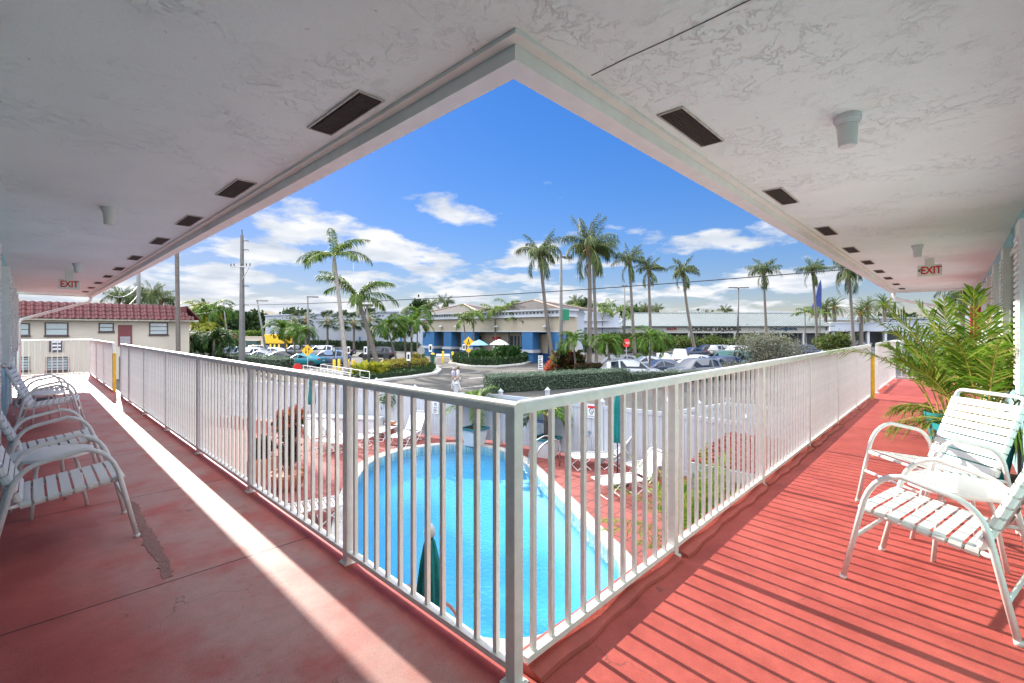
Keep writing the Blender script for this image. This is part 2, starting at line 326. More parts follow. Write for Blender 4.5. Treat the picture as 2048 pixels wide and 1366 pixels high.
ASPH = mat('asphalt', (.046, .043, .039), .9, .22, .35, bump=.2, bscale=50, dirt=(.028, .027, .026), detail=9)
ROADM = mat('road_asphalt', (.056, .051, .045), .9, .16, .25, bump=.2, bscale=50, detail=9)
WALKM = mat('sidewalk_concrete', (.15, .138, .12), .88, .12, .6, bump=.15, bscale=40, detail=8)
PAINT = mat('road_paint', (.28, .27, .255), .8, .12, 3)
# ------------------------------------------------------------------ ground, pool, deck
PW = [(5.03, 10.75), (5.98, 11.82), (7.36, 12.31), (8.41, 12.06), (9.03, 11.72), (9.55, 10.98), (9.75, 9.96), (9.26, 8.4), (8.36, 6.97), (7.57, 5.67), (6.85, 4.56), (6.27, 3.69), (5.85, 2.95), (5.2, 2.6), (4.2, 2.5), (3.25, 2.72), (2.72, 3.3), (2.45, 4.2), (2.45, 5.3), (2.65, 6.5), (3.15, 7.7), (4.0, 9.2)]
pool = smooth_closed(PW, 120, 5)
if np.sum(pool[:, 0]*np.roll(pool[:, 1], -1)-pool[:, 1]*np.roll(pool[:, 0], -1)) < 0: pool = pool[::-1]
cop = offset_poly(pool, .30); pc = pool.mean(0)
def to_rect(p, x0, x1, y0, y1):
    out = []
    for q in p:
        d = q-pc; tx = ((x1 if d[0] > 0 else x0)-pc[0])/d[0] if abs(d[0]) > 1e-6 else 1e9; ty = ((y1 if d[1] > 0 else y0)-pc[1])/d[1] if abs(d[1]) > 1e-6 else 1e9
        out.append(pc+d*min(tx, ty))
    out = np.array(out)
    for cx, cy in ((x0, y0), (x0, y1), (x1, y0), (x1, y1)):        # snap the nearest sample to each corner
        i = np.argmin(np.hypot(out[:, 0]-cx, out[:, 1]-cy)); out[i] = (cx, cy)
    return out
structure(MB().ring(to_rect(cop, -1600, 1600, -1600, 1600), to_rect(cop, -3, 11, -3, 20), GZ-.06, GZ-.012), 'ground', ASPH)
structure(MB().ring(to_rect(cop, -3, 12.2, -3, 26), offset_poly(pool, .02), GZ-.16, GZ), 'pool_deck', PAVER)
COPM = mat('pool_coping', (.40, .385, .36), .7, .1, 2.5, bump=.15, bscale=50)
structure(MB().ring(cop, pool, GZ-.10, GZ+.03), 'pool_coping', COPM)
m, t, b = nodes('pool_tile'); 
kb = t.nodes.new('ShaderNodeTexBrick'); t.links.new(coordnode(t, 'Object'), kb.inputs[0]); kb.inputs['Scale'].default_value = 1
kb.inputs['Color1'].default_value = (.16, .30, .36, 1); kb.inputs['Color2'].default_value = (.22, .37, .42, 1); kb.inputs['Mortar'].default_value = (.5, .55, .55, 1); kb.inputs['Brick Width'].default_value = .15; kb.inputs['Row Height'].default_value = .15; kb.inputs['Mortar Size'].default_value = .006; b.inputs['Roughness'].default_value = .2
t.links.new(kb.outputs[0], b.inputs['Base Color'])
structure(MB().ring(offset_poly(pool, .02), offset_poly(pool, -.012), GZ-.26, GZ-.005), 'pool_tile_band', m)
PLASTER = mat('pool_plaster', (.045, .255, .45), .6, .08, .5)
bas = MB(); k = len(pool); inner = offset_poly(pool, -.004); deep = offset_poly(pool, -1.25)
V = [(p[0], p[1], GZ-.2) for p in inner]+[(p[0], p[1], GZ-.42) for p in inner]+[(p[0], p[1], GZ-.56) for p in deep]
bas.add(V, [(i, (i+1) % k, k+(i+1) % k, k+i) for i in range(k)]+[(k+i, k+(i+1) % k, 2*k+(i+1) % k, 2*k+i) for i in range(k)]+[tuple(range(2*k, 3*k))])
structure(bas, 'pool_basin', PLASTER, True)
m, t, b = nodes('pool_water'); L = t.links.new
tr = t.nodes.new('ShaderNodeBsdfTransparent'); tr.inputs[0].default_value = (.74, .97, 1, 1)
gl = t.nodes.new('ShaderNodeBsdfGlossy'); gl.inputs['Roughness'].default_value = .02
lw = t.nodes.new('ShaderNodeLayerWeight'); lw.inputs['Blend'].default_value = .5
pw = t.nodes.new('ShaderNodeMath'); pw.operation = 'POWER'; pw.inputs[1].default_value = 5; L(lw.outputs['Facing'], pw.inputs[0])
fr = t.nodes.new('ShaderNodeMath'); fr.operation = 'MULTIPLY_ADD'; L(pw.outputs[0], fr.inputs[0]); fr.inputs[1].default_value = .95; fr.inputs[2].default_value = .045
n1 = t.nodes.new('ShaderNodeTexNoise'); n1.inputs['Scale'].default_value = 11; n1.inputs['Detail'].default_value = 3; L(coordnode(t), n1.inputs['Vector'])
bp = t.nodes.new('ShaderNodeBump'); bp.inputs['Strength'].default_value = .5; bp.inputs['Distance'].default_value = .06; L(n1.outputs[0], bp.inputs['Height']); L(bp.outputs[0], gl.inputs['Normal']); L(bp.outputs[0], lw.inputs['Normal'])
ms = t.nodes.new('ShaderNodeMixShader'); L(fr.outputs[0], ms.inputs[0]); L(tr.outputs[0], ms.inputs[1]); L(gl.outputs[0], ms.inputs[2]); L(ms.outputs[0], t.nodes['Material Output'].inputs['Surface'])
wt = MB(); wt.add([(p[0], p[1], GZ-.13) for p in offset_poly(pool, -.013)], [tuple(range(k))]); structure(wt, 'water', m)
# roads, pavements, markings beyond the fence
def sheet(name, pts, z, m): return structure(MB().prism([(p[0], p[1]) for p in pts], z-.003, z), name, m)
def gp(*pxs): return [at(*p)[:2] for p in pxs]
sheet('road', [(13.4, -60), (22, -60), (21.0, 20), (16.2, 46), (12.0, 90), (5, 90), (9.0, 44), (12.4, 24), (13.6, 5)], GZ-.004, ROADM)
sheet('pavement', [(12.25, -3), (13.4, -3), (13.6, 5), (12.4, 24), (9.0, 44), (7.6, 44), (10.6, 26), (12.25, 20)], GZ+.004, WALKM)
sheet('access_road', [(20.0, 24), (17.5, 32), (27, 43), (40, 58), (42, 46), (35, 36), (41, 29), (60, 26), (60, 20), (36, 27), (26, 26)], GZ-.001, ROADM)
mk = MB()
def strip_line(a, c, w=.12, z=GZ+.004):
    a, c = np.array(a[:2]), np.array(c[:2]); d = (c-a)/np.linalg.norm(c-a); q = np.array([-d[1], d[0]])*w/2
    mk.add([(*(a-q), z), (*(c-q), z), (*(c+q), z), (*(a+q), z)], [(0, 1, 2, 3)])
for p, q, w in [((938, 757), (1000, 752), .35), ((875, 737), (905, 733), .3), ((860, 727), (882, 733), .3), ((905, 778), (985, 770), .25), ((880, 750), (960, 744), .25), ((1005, 742), (1072, 741), .2), ((1150, 731), (1175, 722), .12), ((1165, 733), (1200, 722), .12), ((640, 733), (700, 752), .12)]:
    strip_line(at(*p), at(*q), w)
for i in range(12):
    c = np.array([34.5+i*2.9, 21.4-i*1.55]); strip_line(c, c+np.array([2.3, 4.6])); 
    c2 = np.array([24+i*1.3, 66-i*2.55]); strip_line(c2, c2+np.array([4.6, 2.4]))
structure(mk, 'road_markings', PAINT)
# ------------------------------------------------------------------ gallery floor
XE, YE = 15.6, 18.25; XW, YW = -1.56, -1.66
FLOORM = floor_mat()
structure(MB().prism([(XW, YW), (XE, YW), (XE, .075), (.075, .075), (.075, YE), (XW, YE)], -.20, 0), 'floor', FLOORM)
kb = MB()
def kerb(axis, a, c):
    n = max(2, int((c-a)/.06)); V = []
    for i in range(n+1):
        s = a+(c-a)*i/n; w = .058+.009*math.sin(s*5.1)+.006*math.sin(s*17+1); h = .030+.003*math.sin(s*9)
        for (o, z) in ((-w-.016, .001), (-w-.012, h*.62), (.0, h+.004), (.07, h+.004), (.07, .001)):
            V.append((s, o, z) if axis == 'x' else (o, s, z))
    F = [(i*5+j, i*5+j+1, (i+1)*5+j+1, (i+1)*5+j) for i in range(n) for j in range(4)]+[(0, 1, 2, 3, 4), tuple(n*5+j for j in range(5))]
    kb.add(V, F)
POSTX = [1.40, 3.16, 4.95, 6.72, 8.45, 10.2]; POSTY = [1.35, 3.08, 4.83, 6.55, 8.28, 9.95, 11.05]
KERBM = mat('red_kerb_paint', (.44, .088, .070), .65, .12, 6, bump=.3, bscale=40)
for a, c in zip([.035]+POSTX[:-1], POSTX): kerb('x', a+.03, c-.03)
structure(kb, 'kerb', KERBM)
base = [(258, 1000), (276, 1008), (284, 1030), (303, 1062), (318, 1084), (327, 1100), (333, 1118), (346, 1152), (326, 1159), (318, 1136), (311, 1120), (296, 1102), (288, 1095), (285, 1072), (277, 1052), (262, 1038), (250, 1015)]
pr = resample([at(px, py, 0)[:2] for px, py in base], 150); pr = pr+np.random.default_rng(3).normal(0, .006, pr.shape)
sheet('floor_patch', pr, .003, mat('patch_cement', (.27, .135, .115), .75, .3, 60, bump=.5, bscale=140))
# ------------------------------------------------------------------ the motel we stand in
bld = thing('motel_building', 'white and turquoise motel building whose upper walkway turns a corner above the pool', 'building', (XW, YW, GZ))
def part(mb, name, mats, par, smooth=False, bevel=0, off=None, auto=None):
    o = mb.build(name, mats, None, smooth, bevel, auto); o.parent = par; o.matrix_parent_inverse = Matrix.Translation(-Vector(par.location)) if par.type == 'EMPTY' and par.rotation_euler.z == 0 else par.matrix_basis.inverted(); return o
def Lpoly(a, c, xe=14.8, ye=17.5): return [(a, ye), (a, a), (xe, a), (xe, c), (c, c), (c, ye)]
SZ = 2.42
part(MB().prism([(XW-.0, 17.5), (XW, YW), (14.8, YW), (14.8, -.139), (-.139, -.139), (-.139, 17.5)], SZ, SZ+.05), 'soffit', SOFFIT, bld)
part(MB().prism(Lpoly(-.137, -.094), SZ-.017, SZ+.05), 'trim_board', WHITE, bld)
part(MB().prism(Lpoly(-.092, 0.0), SZ-.073, SZ+.05).prism(Lpoly(.0, .07), SZ-.02, SZ+.05), 'gutter', WHITE, bld)
part(MB().prism([(-8, 17.55), (-8, -8), (14.85, -8), (14.85, -.03), (-.03, -.03), (-.03, 17.55)], SZ+.052, SZ+.22), 'roof', CONC, bld)
part(MB().box(XW, -.10, 17.5, 17.53, SZ-.06, SZ+.05), 'fascia', WHITE, bld); part(MB().box(14.8, 14.83, YW, -.10, SZ-.06, SZ+.05), 'fascia', WHITE, bld)
wl = MB().prism([(-7.9, 17.2), (-7.9, -7.9), (14.5, -7.9), (14.5, YW), (XW, YW), (XW, 17.2)], 0, SZ).prism([(-7.9, 17.2), (-7.9, -7.9), (14.5, -7.9), (14.5, YW-.3), (XW-.3, YW-.3), (XW-.3, 17.2)], GZ, -.2)
part(wl, 'wall', WALLM, bld)
CRACK = mat('crack_dark', (.16, .15, .14), .9, .2)
VENT = mat('vent_screen', (.018, .015, .013), .9, .6, 22, bump=.7, bscale=90, dirt=(.10, .06, .04))
LIP = mat('vent_frame', (.50, .47, .43), .7, .2, 20)
def vent(x0, x1, y0, y1, lx):
    mb = MB().box(x0+.007, x1-.007, y0+.007, y1-.007, SZ-.004, SZ-.001)
    n = 6 if lx else 7
    for i in range(n):
        if lx: yy = y0+.02+(y1-y0-.04)*(i+.5)/n; mb.box(x0+.008, x1-.008, yy-.006, yy+.006, SZ-.0075, SZ-.0042)
        else: xx = x0+.02+(x1-x0-.04)*(i+.5)/n; mb.box(xx-.006, xx+.006, y0+.008, y1-.008, SZ-.0075, SZ-.0042)
    v = part(mb, 'soffit_vent', VENT, bld)
    MB().box(x0, x1, y0, y0+.007, SZ-.009, SZ-.001).box(x0, x1, y1-.007, y1, SZ-.009, SZ-.001).box(x0, x0+.007, y0+.007, y1-.007, SZ-.009, SZ-.001).box(x1-.007, x1, y0+.007, y1-.007, SZ-.009, SZ-.001).build('vent_frame', LIP, v)
for yv in [.91, 2.62, 4.07, 5.52, 7.34, 9.08, 10.69, 12.5, 14.2, 15.9]: vent(-.312, -.182, yv-.27, yv+.27, False)
for xv in [1.08, 2.78, 4.53, 6.13, 7.68, 9.2, 10.7, 12.4, 14.0]: vent(xv-.27, xv+.27, -.318, -.188, True)
def downspout(pts): part(MB().tube(pts, .036, 10), 'downspout', WHITE, bld, True)
downspout([(-.05, 17.2, 2.36), (-.05, 17.2, 2.27), (-.09, 17.22, 2.19), (-.25, 17.25, 2.14), (-1.46, 17.33, 1.66), (-1.5, 17.33, 1.56), (-1.5, 17.33, -.1)])
downspout([(14.5, -.05, 2.36), (14.5, -.05, 2.27), (14.51, -.09, 2.19), (14.52, -.25, 2.14), (14.53, -1.5, 1.8), (14.53, -1.62, 1.7), (14.53, -1.62, -.1)])
# windows, shutters and doors along both walls
def window(side, s0, s1, z0=.92, z1=2.15):
    e = XW if side == 'L' else YW
    def bx(mb, a, c, d0, d1, za, zb):
        return mb.box(e+d0, e+d1, a, c, za, zb) if side == 'L' else mb.box(a, c, e+d0, e+d1, za, zb)
    fr = MB(); bx(fr, s0, s1, -.002, .03, z0, z0+.05); bx(fr, s0, s1, -.002, .03, z1-.05, z1); bx(fr, s0, s0+.05, -.002, .028, z0+.05, z1-.05); bx(fr, s1-.05, s1, -.002, .028, z0+.05, z1-.05); bx(fr, (s0+s1)/2-.025, (s0+s1)/2+.025, -.002, .026, z0+.05, z1-.05)
    w = part(fr, 'window', WHITE, bld)
    p = bx(MB(), s0+.05, s1-.05, .002, .010, z0+.05, z1-.05).build('pane', GLASS, w)
    for a in (s0-.34, s1+.02):
        sh = MB(); bx(sh, a, a+.32, .002, .075, z0-.04, z1+.06)
        for i in range(26):
            zz = z0+.02+i*(z1-z0-.06)/26; bx(sh, a+.03, a+.29, .076, .088, zz, zz+.026)
        part(sh, 'shutter', WHITE, bld)
def door(side, s0, w=.9):
    e = XW if side == 'L' else YW
    d = MB(); d.box(e+.002, e+.03, s0, s0+w, .02, 2.05) if side == 'L' else d.box(s0, s0+w, e+.002, e+.03, .02, 2.05)
    o = part(d, 'door', mat('door_paint', (.62, .66, .66), .4), bld)
    h = MB().tube([(e+.03, s0+.07, 1.0), (e+.09, s0+.07, 1.0)] if side == 'L' else [(s0+.07, e+.03, 1.0), (s0+.07, e+.09, 1.0)], .025, 10).build('handle', STEEL, o, True)
for a in (2.9, 8.1, 12.9): window('L', a, a+1.5)
for a in (5.8, 11.2, 16.0): door('L', a)
for a in (4.20, 7.55, 10.9): window('R', a, a+1.35)
for a in (2.0, 6.35, 13.2): door('R', a)
# soffit cracks and seams
SEAM = [tuple(at(px, py, SZ-.0012)) for px, py in ((1183, 151), (1260, 113), (1340, 77), (1430, 34), (1560, -30))]
part(MB().tube([*SEAM], .0025, 4), 'soffit_seam', CRACK, bld)
# ------------------------------------------------------------------ railings
PROF = [(-.030, 0), (-.030, .028), (-.025, .039), (-.012, .046), (.012, .046), (.025, .039), (.030, .028), (.030, 0)]
def bar(mb, prof, p0, p1, z):
    p0 = np.array(p0, float); p1 = np.array(p1, float); d = (p1-p0)/np.linalg.norm(p1-p0); q = np.array([-d[1], d[0]])
    V = [(*(p+q*u), z+w) for p in (p0, p1) for (u, w) in prof]; k = len(prof)
    return mb.add(V, [(i, (i+1) % k, k+(i+1) % k, k+i) for i in range(k)]+[tuple(range(k))[::-1], tuple(range(k, 2*k))])
def sq(w, h): return [(-w/2, 0), (-w/2, h), (w/2, h), (w/2, 0)]
def railing(label, p0, p1, posts, balusters, ends=(0, 0), postw=.05):
    p0 = np.array(p0, float); p1 = np.array(p1, float); L_ = np.linalg.norm(p1-p0); d = (p1-p0)/L_; ang = math.atan2(d[1], d[0])
    t = thing('railing', label, 'railing', (*p0, 0), 0, 'white balustrade sections of the upper walkway')
    g = Matrix.Translation(-Vector((*p0, 0)))
    def pp(mb, name, bevel=0, smooth=False):
        o = mb.build(name, RAILM, None, smooth, bevel, 35); o.parent = t; o.matrix_parent_inverse = g; return o
    pp(bar(MB(), PROF, p0+d*ends[0], p1+d*ends[1], 1.045), 'top_rail', 0, True)
    pp(bar(MB(), sq(.042, .026), p0+d*(ends[0]+.026), p1+d*ends[1], .048), 'bottom_rail', .002)
    for s in posts:
        c = p0+d*s; pp(MB().box(-postw/2, postw/2, -postw/2, postw/2, .002, 1.046, rot=ang, org=(*c, 0)).box(-.042, .042, -.042, .042, .0, .006, rot=ang, org=(*c, 0)), 'post', .003)
    for s in posts:
        c = p0+d*s
        if abs(s) < 12:
            for a_ in (-.03, .03):
                for b_ in (-.03, .03): pp(MB().lathe([(.001, .012), (.006, .012), (.007, .006)], 6, org=(*(c+np.array([d[0]*a_-d[1]*b_, d[1]*a_+d[0]*b_])), 0)), 'bolt')
    src = None
    for s in balusters:
        if min([abs(s-q) for q in posts]+[9]) < .045: continue
        c = p0+d*s
        if src is None:
            src = MB().box(-.0102, .0102, -.0102, .0102, .074, 1.046, rot=ang).build('baluster', RAILM); o = src
        else: o = src.copy(); COL.objects.link(o)
        o.parent = t; o.location = (c[0]-p0[0], c[1]-p0[1], 0)
    return t
railing('long white balustrade on the left, from the corner post past the patio chairs', (0, 0), (0, 11.05), [0]+POSTY, [.1+.1165*i for i in range(94)], (-.030, .03))
railing('long white balustrade on the right, in front of the sunlit red floor', (0, 0), (10.2, 0), POSTX, [.112+.1172*i for i in range(86)], (.031, .03))
railing('short white balustrade section beyond the stair opening on the left', (0, 12.35), (.0, 17.95), [0, 1.87, 3.7, 5.6], [.117*i for i in range(1, 48)], (-.03, .03))
railing('white balustrade closing the far end of the left walkway', (-.03, 17.95), (-1.54, 17.95), [1.49], [.117*i for i in range(1, 13)], (.0, .02))
railing('white balustrade section behind the palm on the right, beyond the stair opening', (11.45, 0), (15.45, 0), [0, 2.0, 4.0], [.117*i for i in range(1, 34)], (-.03, .03))
railing('white balustrade closing the far end of the right walkway', (15.45, -.03), (15.45, -1.64), [1.58], [.117*i for i in range(1, 14)], (.0, .02))
for (x, y, lab) in [(0.0, 12.26, 'narrow yellow guard on the post at the left stair opening'), (10.285, 0.0, 'broad yellow guard on the post at the right stair opening')]:
    w = .03 if x == 0 else .075
    o = MB().box(-w, w, -w, w, .01, .86).box(-w*1.05, w*1.05, -w*1.05, w*1.05, .70, .74).build('post_guard', YELLOW, None, False, .006); o.location = (x, y, 0)
    tag(o, lab, 'post guard', 'yellow guards at the stair openings')
# ------------------------------------------------------------------ ceiling lights and exit signs
LENS = mat('lamp_lens', (.66, .68, .66), .5, .04)
def clight(x, y, lab):
    t = thing('ceiling_light', lab, 'light', (x, y, SZ), 0, 'jar lights under the walkway ceiling'); t.scale = (.78, .78, .95)
    MB().lathe([(.001, 0), (.074, -.001), (.074, -.028), (.066, -.036), (.062, -.05), (.001, -.05)], 28).build('base', mat('lamp_base', (.62, .64, .64), .5), t, True, 0, 40)
    MB().lathe([(.056, -.051), (.056, -.07), (.050, -.150), (.044, -.158), (.001, -.158)], 28).build('lens', LENS, t, True, 0, 40)
clight(-.83, 4.0, 'nearer jar light under the ceiling of the left walkway')
clight(-.78, 8.77, 'farther jar light on the left, just before the exit sign')
clight(1.47, -.856, 'largest jar light, nearest on the ceiling at the right')
clight(6.29, -.897, 'small jar light above the potted palm, farther on the right ceiling')
SIGNW = mat('sign_white', (.72, .74, .66), .5, .04)
def exit_sign(x, y, zt, rz, body, lab):
    t = thing('exit_sign', lab, 'sign', (x, y, zt), rz, 'exit signs under the ceiling'); t.scale = (.87, 1, 1)
    MB().box(-.155, .155, -.022, .022, -.19, -.02).box(-.15, .15, -.025, .025, -.185, -.025).box(-.06, .06, -.02, .02, -.02, SZ-zt).build('sign_box', SIGNW, t, False, .003)
    text_mesh('lettering', 'EXIT', .15, RED, t, (.02 if '<' in body else 0, -.0265, -.105), (R(90), 0, 0), .001, 'CENTER', .86, .004)
    if '<' in body: text_mesh('arrow', '<', .10, BLACK, t, (-.128, -.0265, -.105), (R(90), 0, 0), .001, 'CENTER', .8, .002)
exit_sign(-.83, 9.8, 2.26, 0, 'EXIT', 'white exit sign with red letters hanging over the left walkway')
exit_sign(7.84, -.96, 2.345, R(-90), '<EXIT', 'white exit sign with a left arrow above the potted palm')
# ------------------------------------------------------------------ strap patio chairs and tables
def strap_loop(mb, c, along, across, w, half, th=.012):
    """one vinyl strap: wraps round both side tubes; c centre, along = strap width direction, across = strap length direction"""
    n = np.cross(along, across); n /= np.linalg.norm(n); r = .022
    prof = [(-half, r), (half, r), (half+r*.75, r*.7), (half+r, 0), (half+r*.75, -r*.7), (half, -r), (half-.03, -r)]
    prof = [(-half+.03, -r), (-half, -r), (-half-r*.75, -r*.7), (-half-r, 0), (-half-r*.75, r*.7)]+prof
    V = []
    for (a, h) in prof:
        for k in (-.5, .5): V.append(c+across*a+n*h+along*w*k)
    m = len(prof)
    mb.add(V, [(2*i, 2*i+1, 2*i+3, 2*i+2) for i in range(m-1)])
def make_chair(label):
    t = thing('patio_chair', label, 'chair', (0, 0, 0), 0, 'white strap chairs on the walkway')
    W = .285
    for sx in (-1, 1):
        x = sx*W
        arm = [(x, .32, 0)]+[tuple(p) for p in arc((x, .235, .40), (x, .20, .605), (x, .06, .625), 7)]+[(x, -.05, .60)]+[tuple(p) for p in arc((x, -.12, .585), (x, -.22, .565), (x, -.25, .45), 7)]+[(x, -.345, 0)]
        MB().tube(arm, .0145, 10).tube([(x, .32, -.001), (x, .317, .02)], .0165, 10).tube([(x, -.345, -.001), (x, -.342, .02)], .0165, 10).build('arm_and_leg_frame', TUBE, t, True)
    xi = .245
    seat_p = lambda s: np.array([0, .25-.47*s, .405-.065*s])
    back_p = lambda s: np.array([0, -.21-.22*s, .345+.56*s])
    fr = MB()
    for sx in (-1, 1):
        fr.tube([seat_p(0)+[sx*xi, 0, 0], seat_p(1)+[sx*xi, 0, 0]], .013, 8)
        fr.tube([(sx*xi, .235, .40), (sx*W, .235, .40)], .012, 8); fr.tube([(sx*xi, -.215, .345), (sx*W, -.268, .345)], .012, 8)
    fr.tube([seat_p(0)+[-xi, 0, 0], seat_p(0)+[xi, 0, 0]], .013, 8).tube([(-W, .265, .25), (W, .265, .25)], .011, 8).tube([(-W, -.31, .17), (W, -.31, .17)], .011, 8)
    fr.build('seat_frame', TUBE, t, True)
    b0, b1 = back_p(0), back_p(1); bt = back_p(.93)
    pts = [b0+[-xi, 0, 0], bt+[-xi, 0, 0]]+[p for p in arc(bt+[-xi, 0, 0], b1+[-xi, 0, 0], b1+[-xi+.05, 0, 0], 5)][1:]+[p for p in arc(b1+[xi-.05, 0, 0], b1+[xi, 0, 0], bt+[xi, 0, 0], 5)]+[b0+[xi, 0, 0]]
    MB().tube(pts, .0145, 10).build('back_frame', TUBE, t, True)
    sm = MB(); n = 8
    for i in range(n): strap_loop(sm, seat_p((i+.5)/n), np.array([0, -.47, -.065])/.4745, np.array([1.0, 0, 0]), .047, xi)
    sm.build('seat', STRAP, t)
    sm = MB(); n = 9
    for i in range(n): strap_loop(sm, back_p(.04+.86*(i+.5)/n), np.array([0, -.22, .56])/.6017, np.array([1.0, 0, 0]), .047, xi)
    sm.build('backrest', STRAP, t)
    return t
ch = make_chair('white strap chair nearest on the right, seen from its side')
ch.location = (2.02, -1.16, 0); ch.rotation_euler.z = R(-12)
dup(ch, (3.28, -1.10, 0), R(42), 'white strap chair on the right whose backrest stands before the potted palm')
dup(ch, (-1.13, 2.96, 0), R(-90), 'white strap chair nearest on the left, by the torn floor patch')
dup(ch, (-1.15, 4.52, 0), R(-88), 'white strap chair behind the round table on the left walkway')
dup(ch, (-1.08, 7.80, 0), R(-95), 'white strap chair farther down the left walkway, before the low round table')
dup(ch, (-1.12, 9.45, 0), R(-84), 'farthest white strap chair on the left walkway')
def table(x, y, lab, r=.255, h=.44, src=[]):
    if src: return dup(src[0], (x, y, 0), R(20), lab)
    t = thing('side_table', lab, 'table', (x, y, 0), R(20), 'round white side tables')
    MB().lathe([(.001, h-.03), (r-.03, h-.03), (r-.004, h-.028), (r, h-.012), (r-.006, h-.002), (r-.02, h), (.001, h+.001)], 40).build('table_top', TUBE, t, True, 0, 50)
    for k in range(4):
        a = math.pi/4+k*math.pi/2; c, s = math.cos(a), math.sin(a)
        MB().tube([(c*.14, s*.14, h-.03), (c*.17, s*.17, h-.1), (c*.23, s*.23, 0)], .013, 8).build('leg', TUBE, t, True)
    src.append(t); return t
table(2.60, -1.24, 'round white side table between the two chairs on the right')
table(-1.20, 3.76, 'round white side table between the two nearest chairs on the left')
table(-1.18, 8.62, 'round white side table between the two far chairs on the left')
for x, y, lab in [(-1.22, 6.25, 'dark doormat on the left walkway, nearer of the two'), (-1.24, 11.6, 'dark doormat far down the left walkway behind the far chairs')]:
    mb = MB().box(-.27, .27, -.40, .40, .001, .014)
    for i in range(18): mb.box(-.25, .25, -.385+i*.0435, -.36+i*.0435, .0142, .019)
    o = mb.build('doormat', BLACK); o.location = (x, y, 0); tag(o, lab, 'doormat', 'doormats')
# red cabinet on the right wall
t = thing('extinguisher_cabinet', 'red wall cabinet behind the potted palm at the right wall', 'cabinet', (11.6, YW, 1.22))
mb = MB().box(-.28, .28, .002, .22, 0, .62).box(-.29, .29, .001, .225, .60, .625); mb.build('case', mat('cabinet_red', (.50, .03, .025), .35, .15), t, False, .008)
MB().box(-.2905, -.2805, .03, .20, .08, .55).build('door', mat('cabinet_door', (.58, .05, .04), .3), t); MB().box(-.30, -.291, .10, .13, .26, .36).build('handle', STEEL, t)
# ------------------------------------------------------------------ palms
G_KING = leafmat('leaf_king', [(.045, .11, .02), (.09, .17, .03), (.20, .26, .04), (.06, .13, .022)])
G_COCO = leafmat('leaf_coconut', [(.035, .075, .022), (.06, .11, .03), (.10, .14, .045), (.16, .15, .06)], .25)
G_ADON = leafmat('leaf_adonidia', [(.035, .10, .015), (.07, .17, .02), (.16, .27, .03), (.05, .13, .02)])
G_ADON2 = leafmat('leaf_adonidia_dark', [(.02, .065, .016), (.035, .09, .02), (.06, .13, .03)])
G_SABAL = leafmat('leaf_sabal', [(.03, .06, .025), (.055, .09, .04), (.09, .13, .06)], .2)
G_DATE = leafmat('leaf_date', [(.02, .05, .018), (.035, .08, .025), (.07, .12, .04)], .2)
G_ARECA = leafmat('leaf_areca', [(.05, .14, .015), (.15, .29, .025), (.24, .40, .04), (.09, .21, .02), (.36, .38, .08), (.12, .26, .025)], .45)
G_YEL = leafmat('leaf_yellow', [(.10, .17, .02), (.30, .34, .03), (.45, .40, .04), (.14, .2, .02)])
STALK = mat('palm_stalk', (.24, .26, .06), .5, .2)
STALKY = mat('palm_stalk_yellow', (.42, .34, .06), .5, .2)
def frond(mb, o, az, el, L, droop, nl, ll, lw, hang=.3, rm=1, vee=.35, start=.1, roll=0, wind=None, r0=.022, ang0=1.05, ang1=.5, jit=.12, twist=0):
    """one feather leaf: an arching stalk with a row of tapering leaflets on either side"""
    o = np.array(o, float); K = 12; pts = [o]; e = el; h = np.array([math.cos(az), math.sin(az), 0]); D = []
    for i in range(K):
        s = (i+.5)/K; e = el-droop*s**1.25
        d = h*math.cos(e)+UP*math.sin(e)
        if wind is not None: d = d+np.array(wind)*s*.9; d /= np.linalg.norm(d)
        D.append(d); pts.append(pts[-1]+d*L/K)
    D.append(D[-1]); pts = np.array(pts); D = np.array(D)
    mb.tube(pts, np.linspace(r0, r0*.25, K+1), 4, rm, False)
    S = np.linspace(start, .99, nl); P = np.stack([np.interp(S*K, range(K+1), pts[:, j]) for j in range(3)], 1)
    DD = np.stack([np.interp(S*K, range(K+1), D[:, j]) for j in range(3)], 1)
    side0 = np.cross(h, UP)
    for sgn in (-1, 1):
        s0 = side0*sgn
        prof = np.sin(np.pi*np.clip(.10+.86*(S-start)/(1-start), 0, 1))**.55
        ln = ll*prof*rng.uniform(.82, 1.12, nl)
        ang = np.interp(S, [start, 1], [ang0, ang1])+rng.normal(0, jit, nl)
        nrm = np.cross(DD, side0); nrm /= np.linalg.norm(nrm, axis=1)[:, None]; nrm *= np.sign(nrm[:, 2:3]+1e-6)
        v = rng.normal(vee, .14, nl)
        dr = DD*np.cos(ang)[:, None]+s0*np.sin(ang)[:, None]+nrm*v[:, None]; dr /= np.linalg.norm(dr, axis=1)[:, None]
        wv = DD*np.sin(ang)[:, None]-s0*np.cos(ang)[:, None]; wv /= np.linalg.norm(wv, axis=1)[:, None]
        hg = hang*rng.uniform(.6, 1.4, nl)
        mid = P+dr*(ln*.55)[:, None]-UP*(ln*hg*.30)[:, None]
        tip = P+dr*(ln*.92)[:, None]-UP*(ln*hg*1.05)[:, None]
        if wind is not None: tip = tip+np.array(wind)*(ln*.5)[:, None]
        w = lw*.5
        V = np.stack([P-wv*w*.5, P+wv*w*.5, mid+wv*w, mid-wv*w, tip], 1).reshape(-1, 3)
        b = mb.n; mb.v.append(V)
        for i in range(nl): mb.f.append([b+5*i, b+5*i+1, b+5*i+2, b+5*i+3]); mb.f.append([b+5*i+3, b+5*i+2, b+5*i+4])
        mb.mi += [0]*(2*nl); mb.n += 5*nl
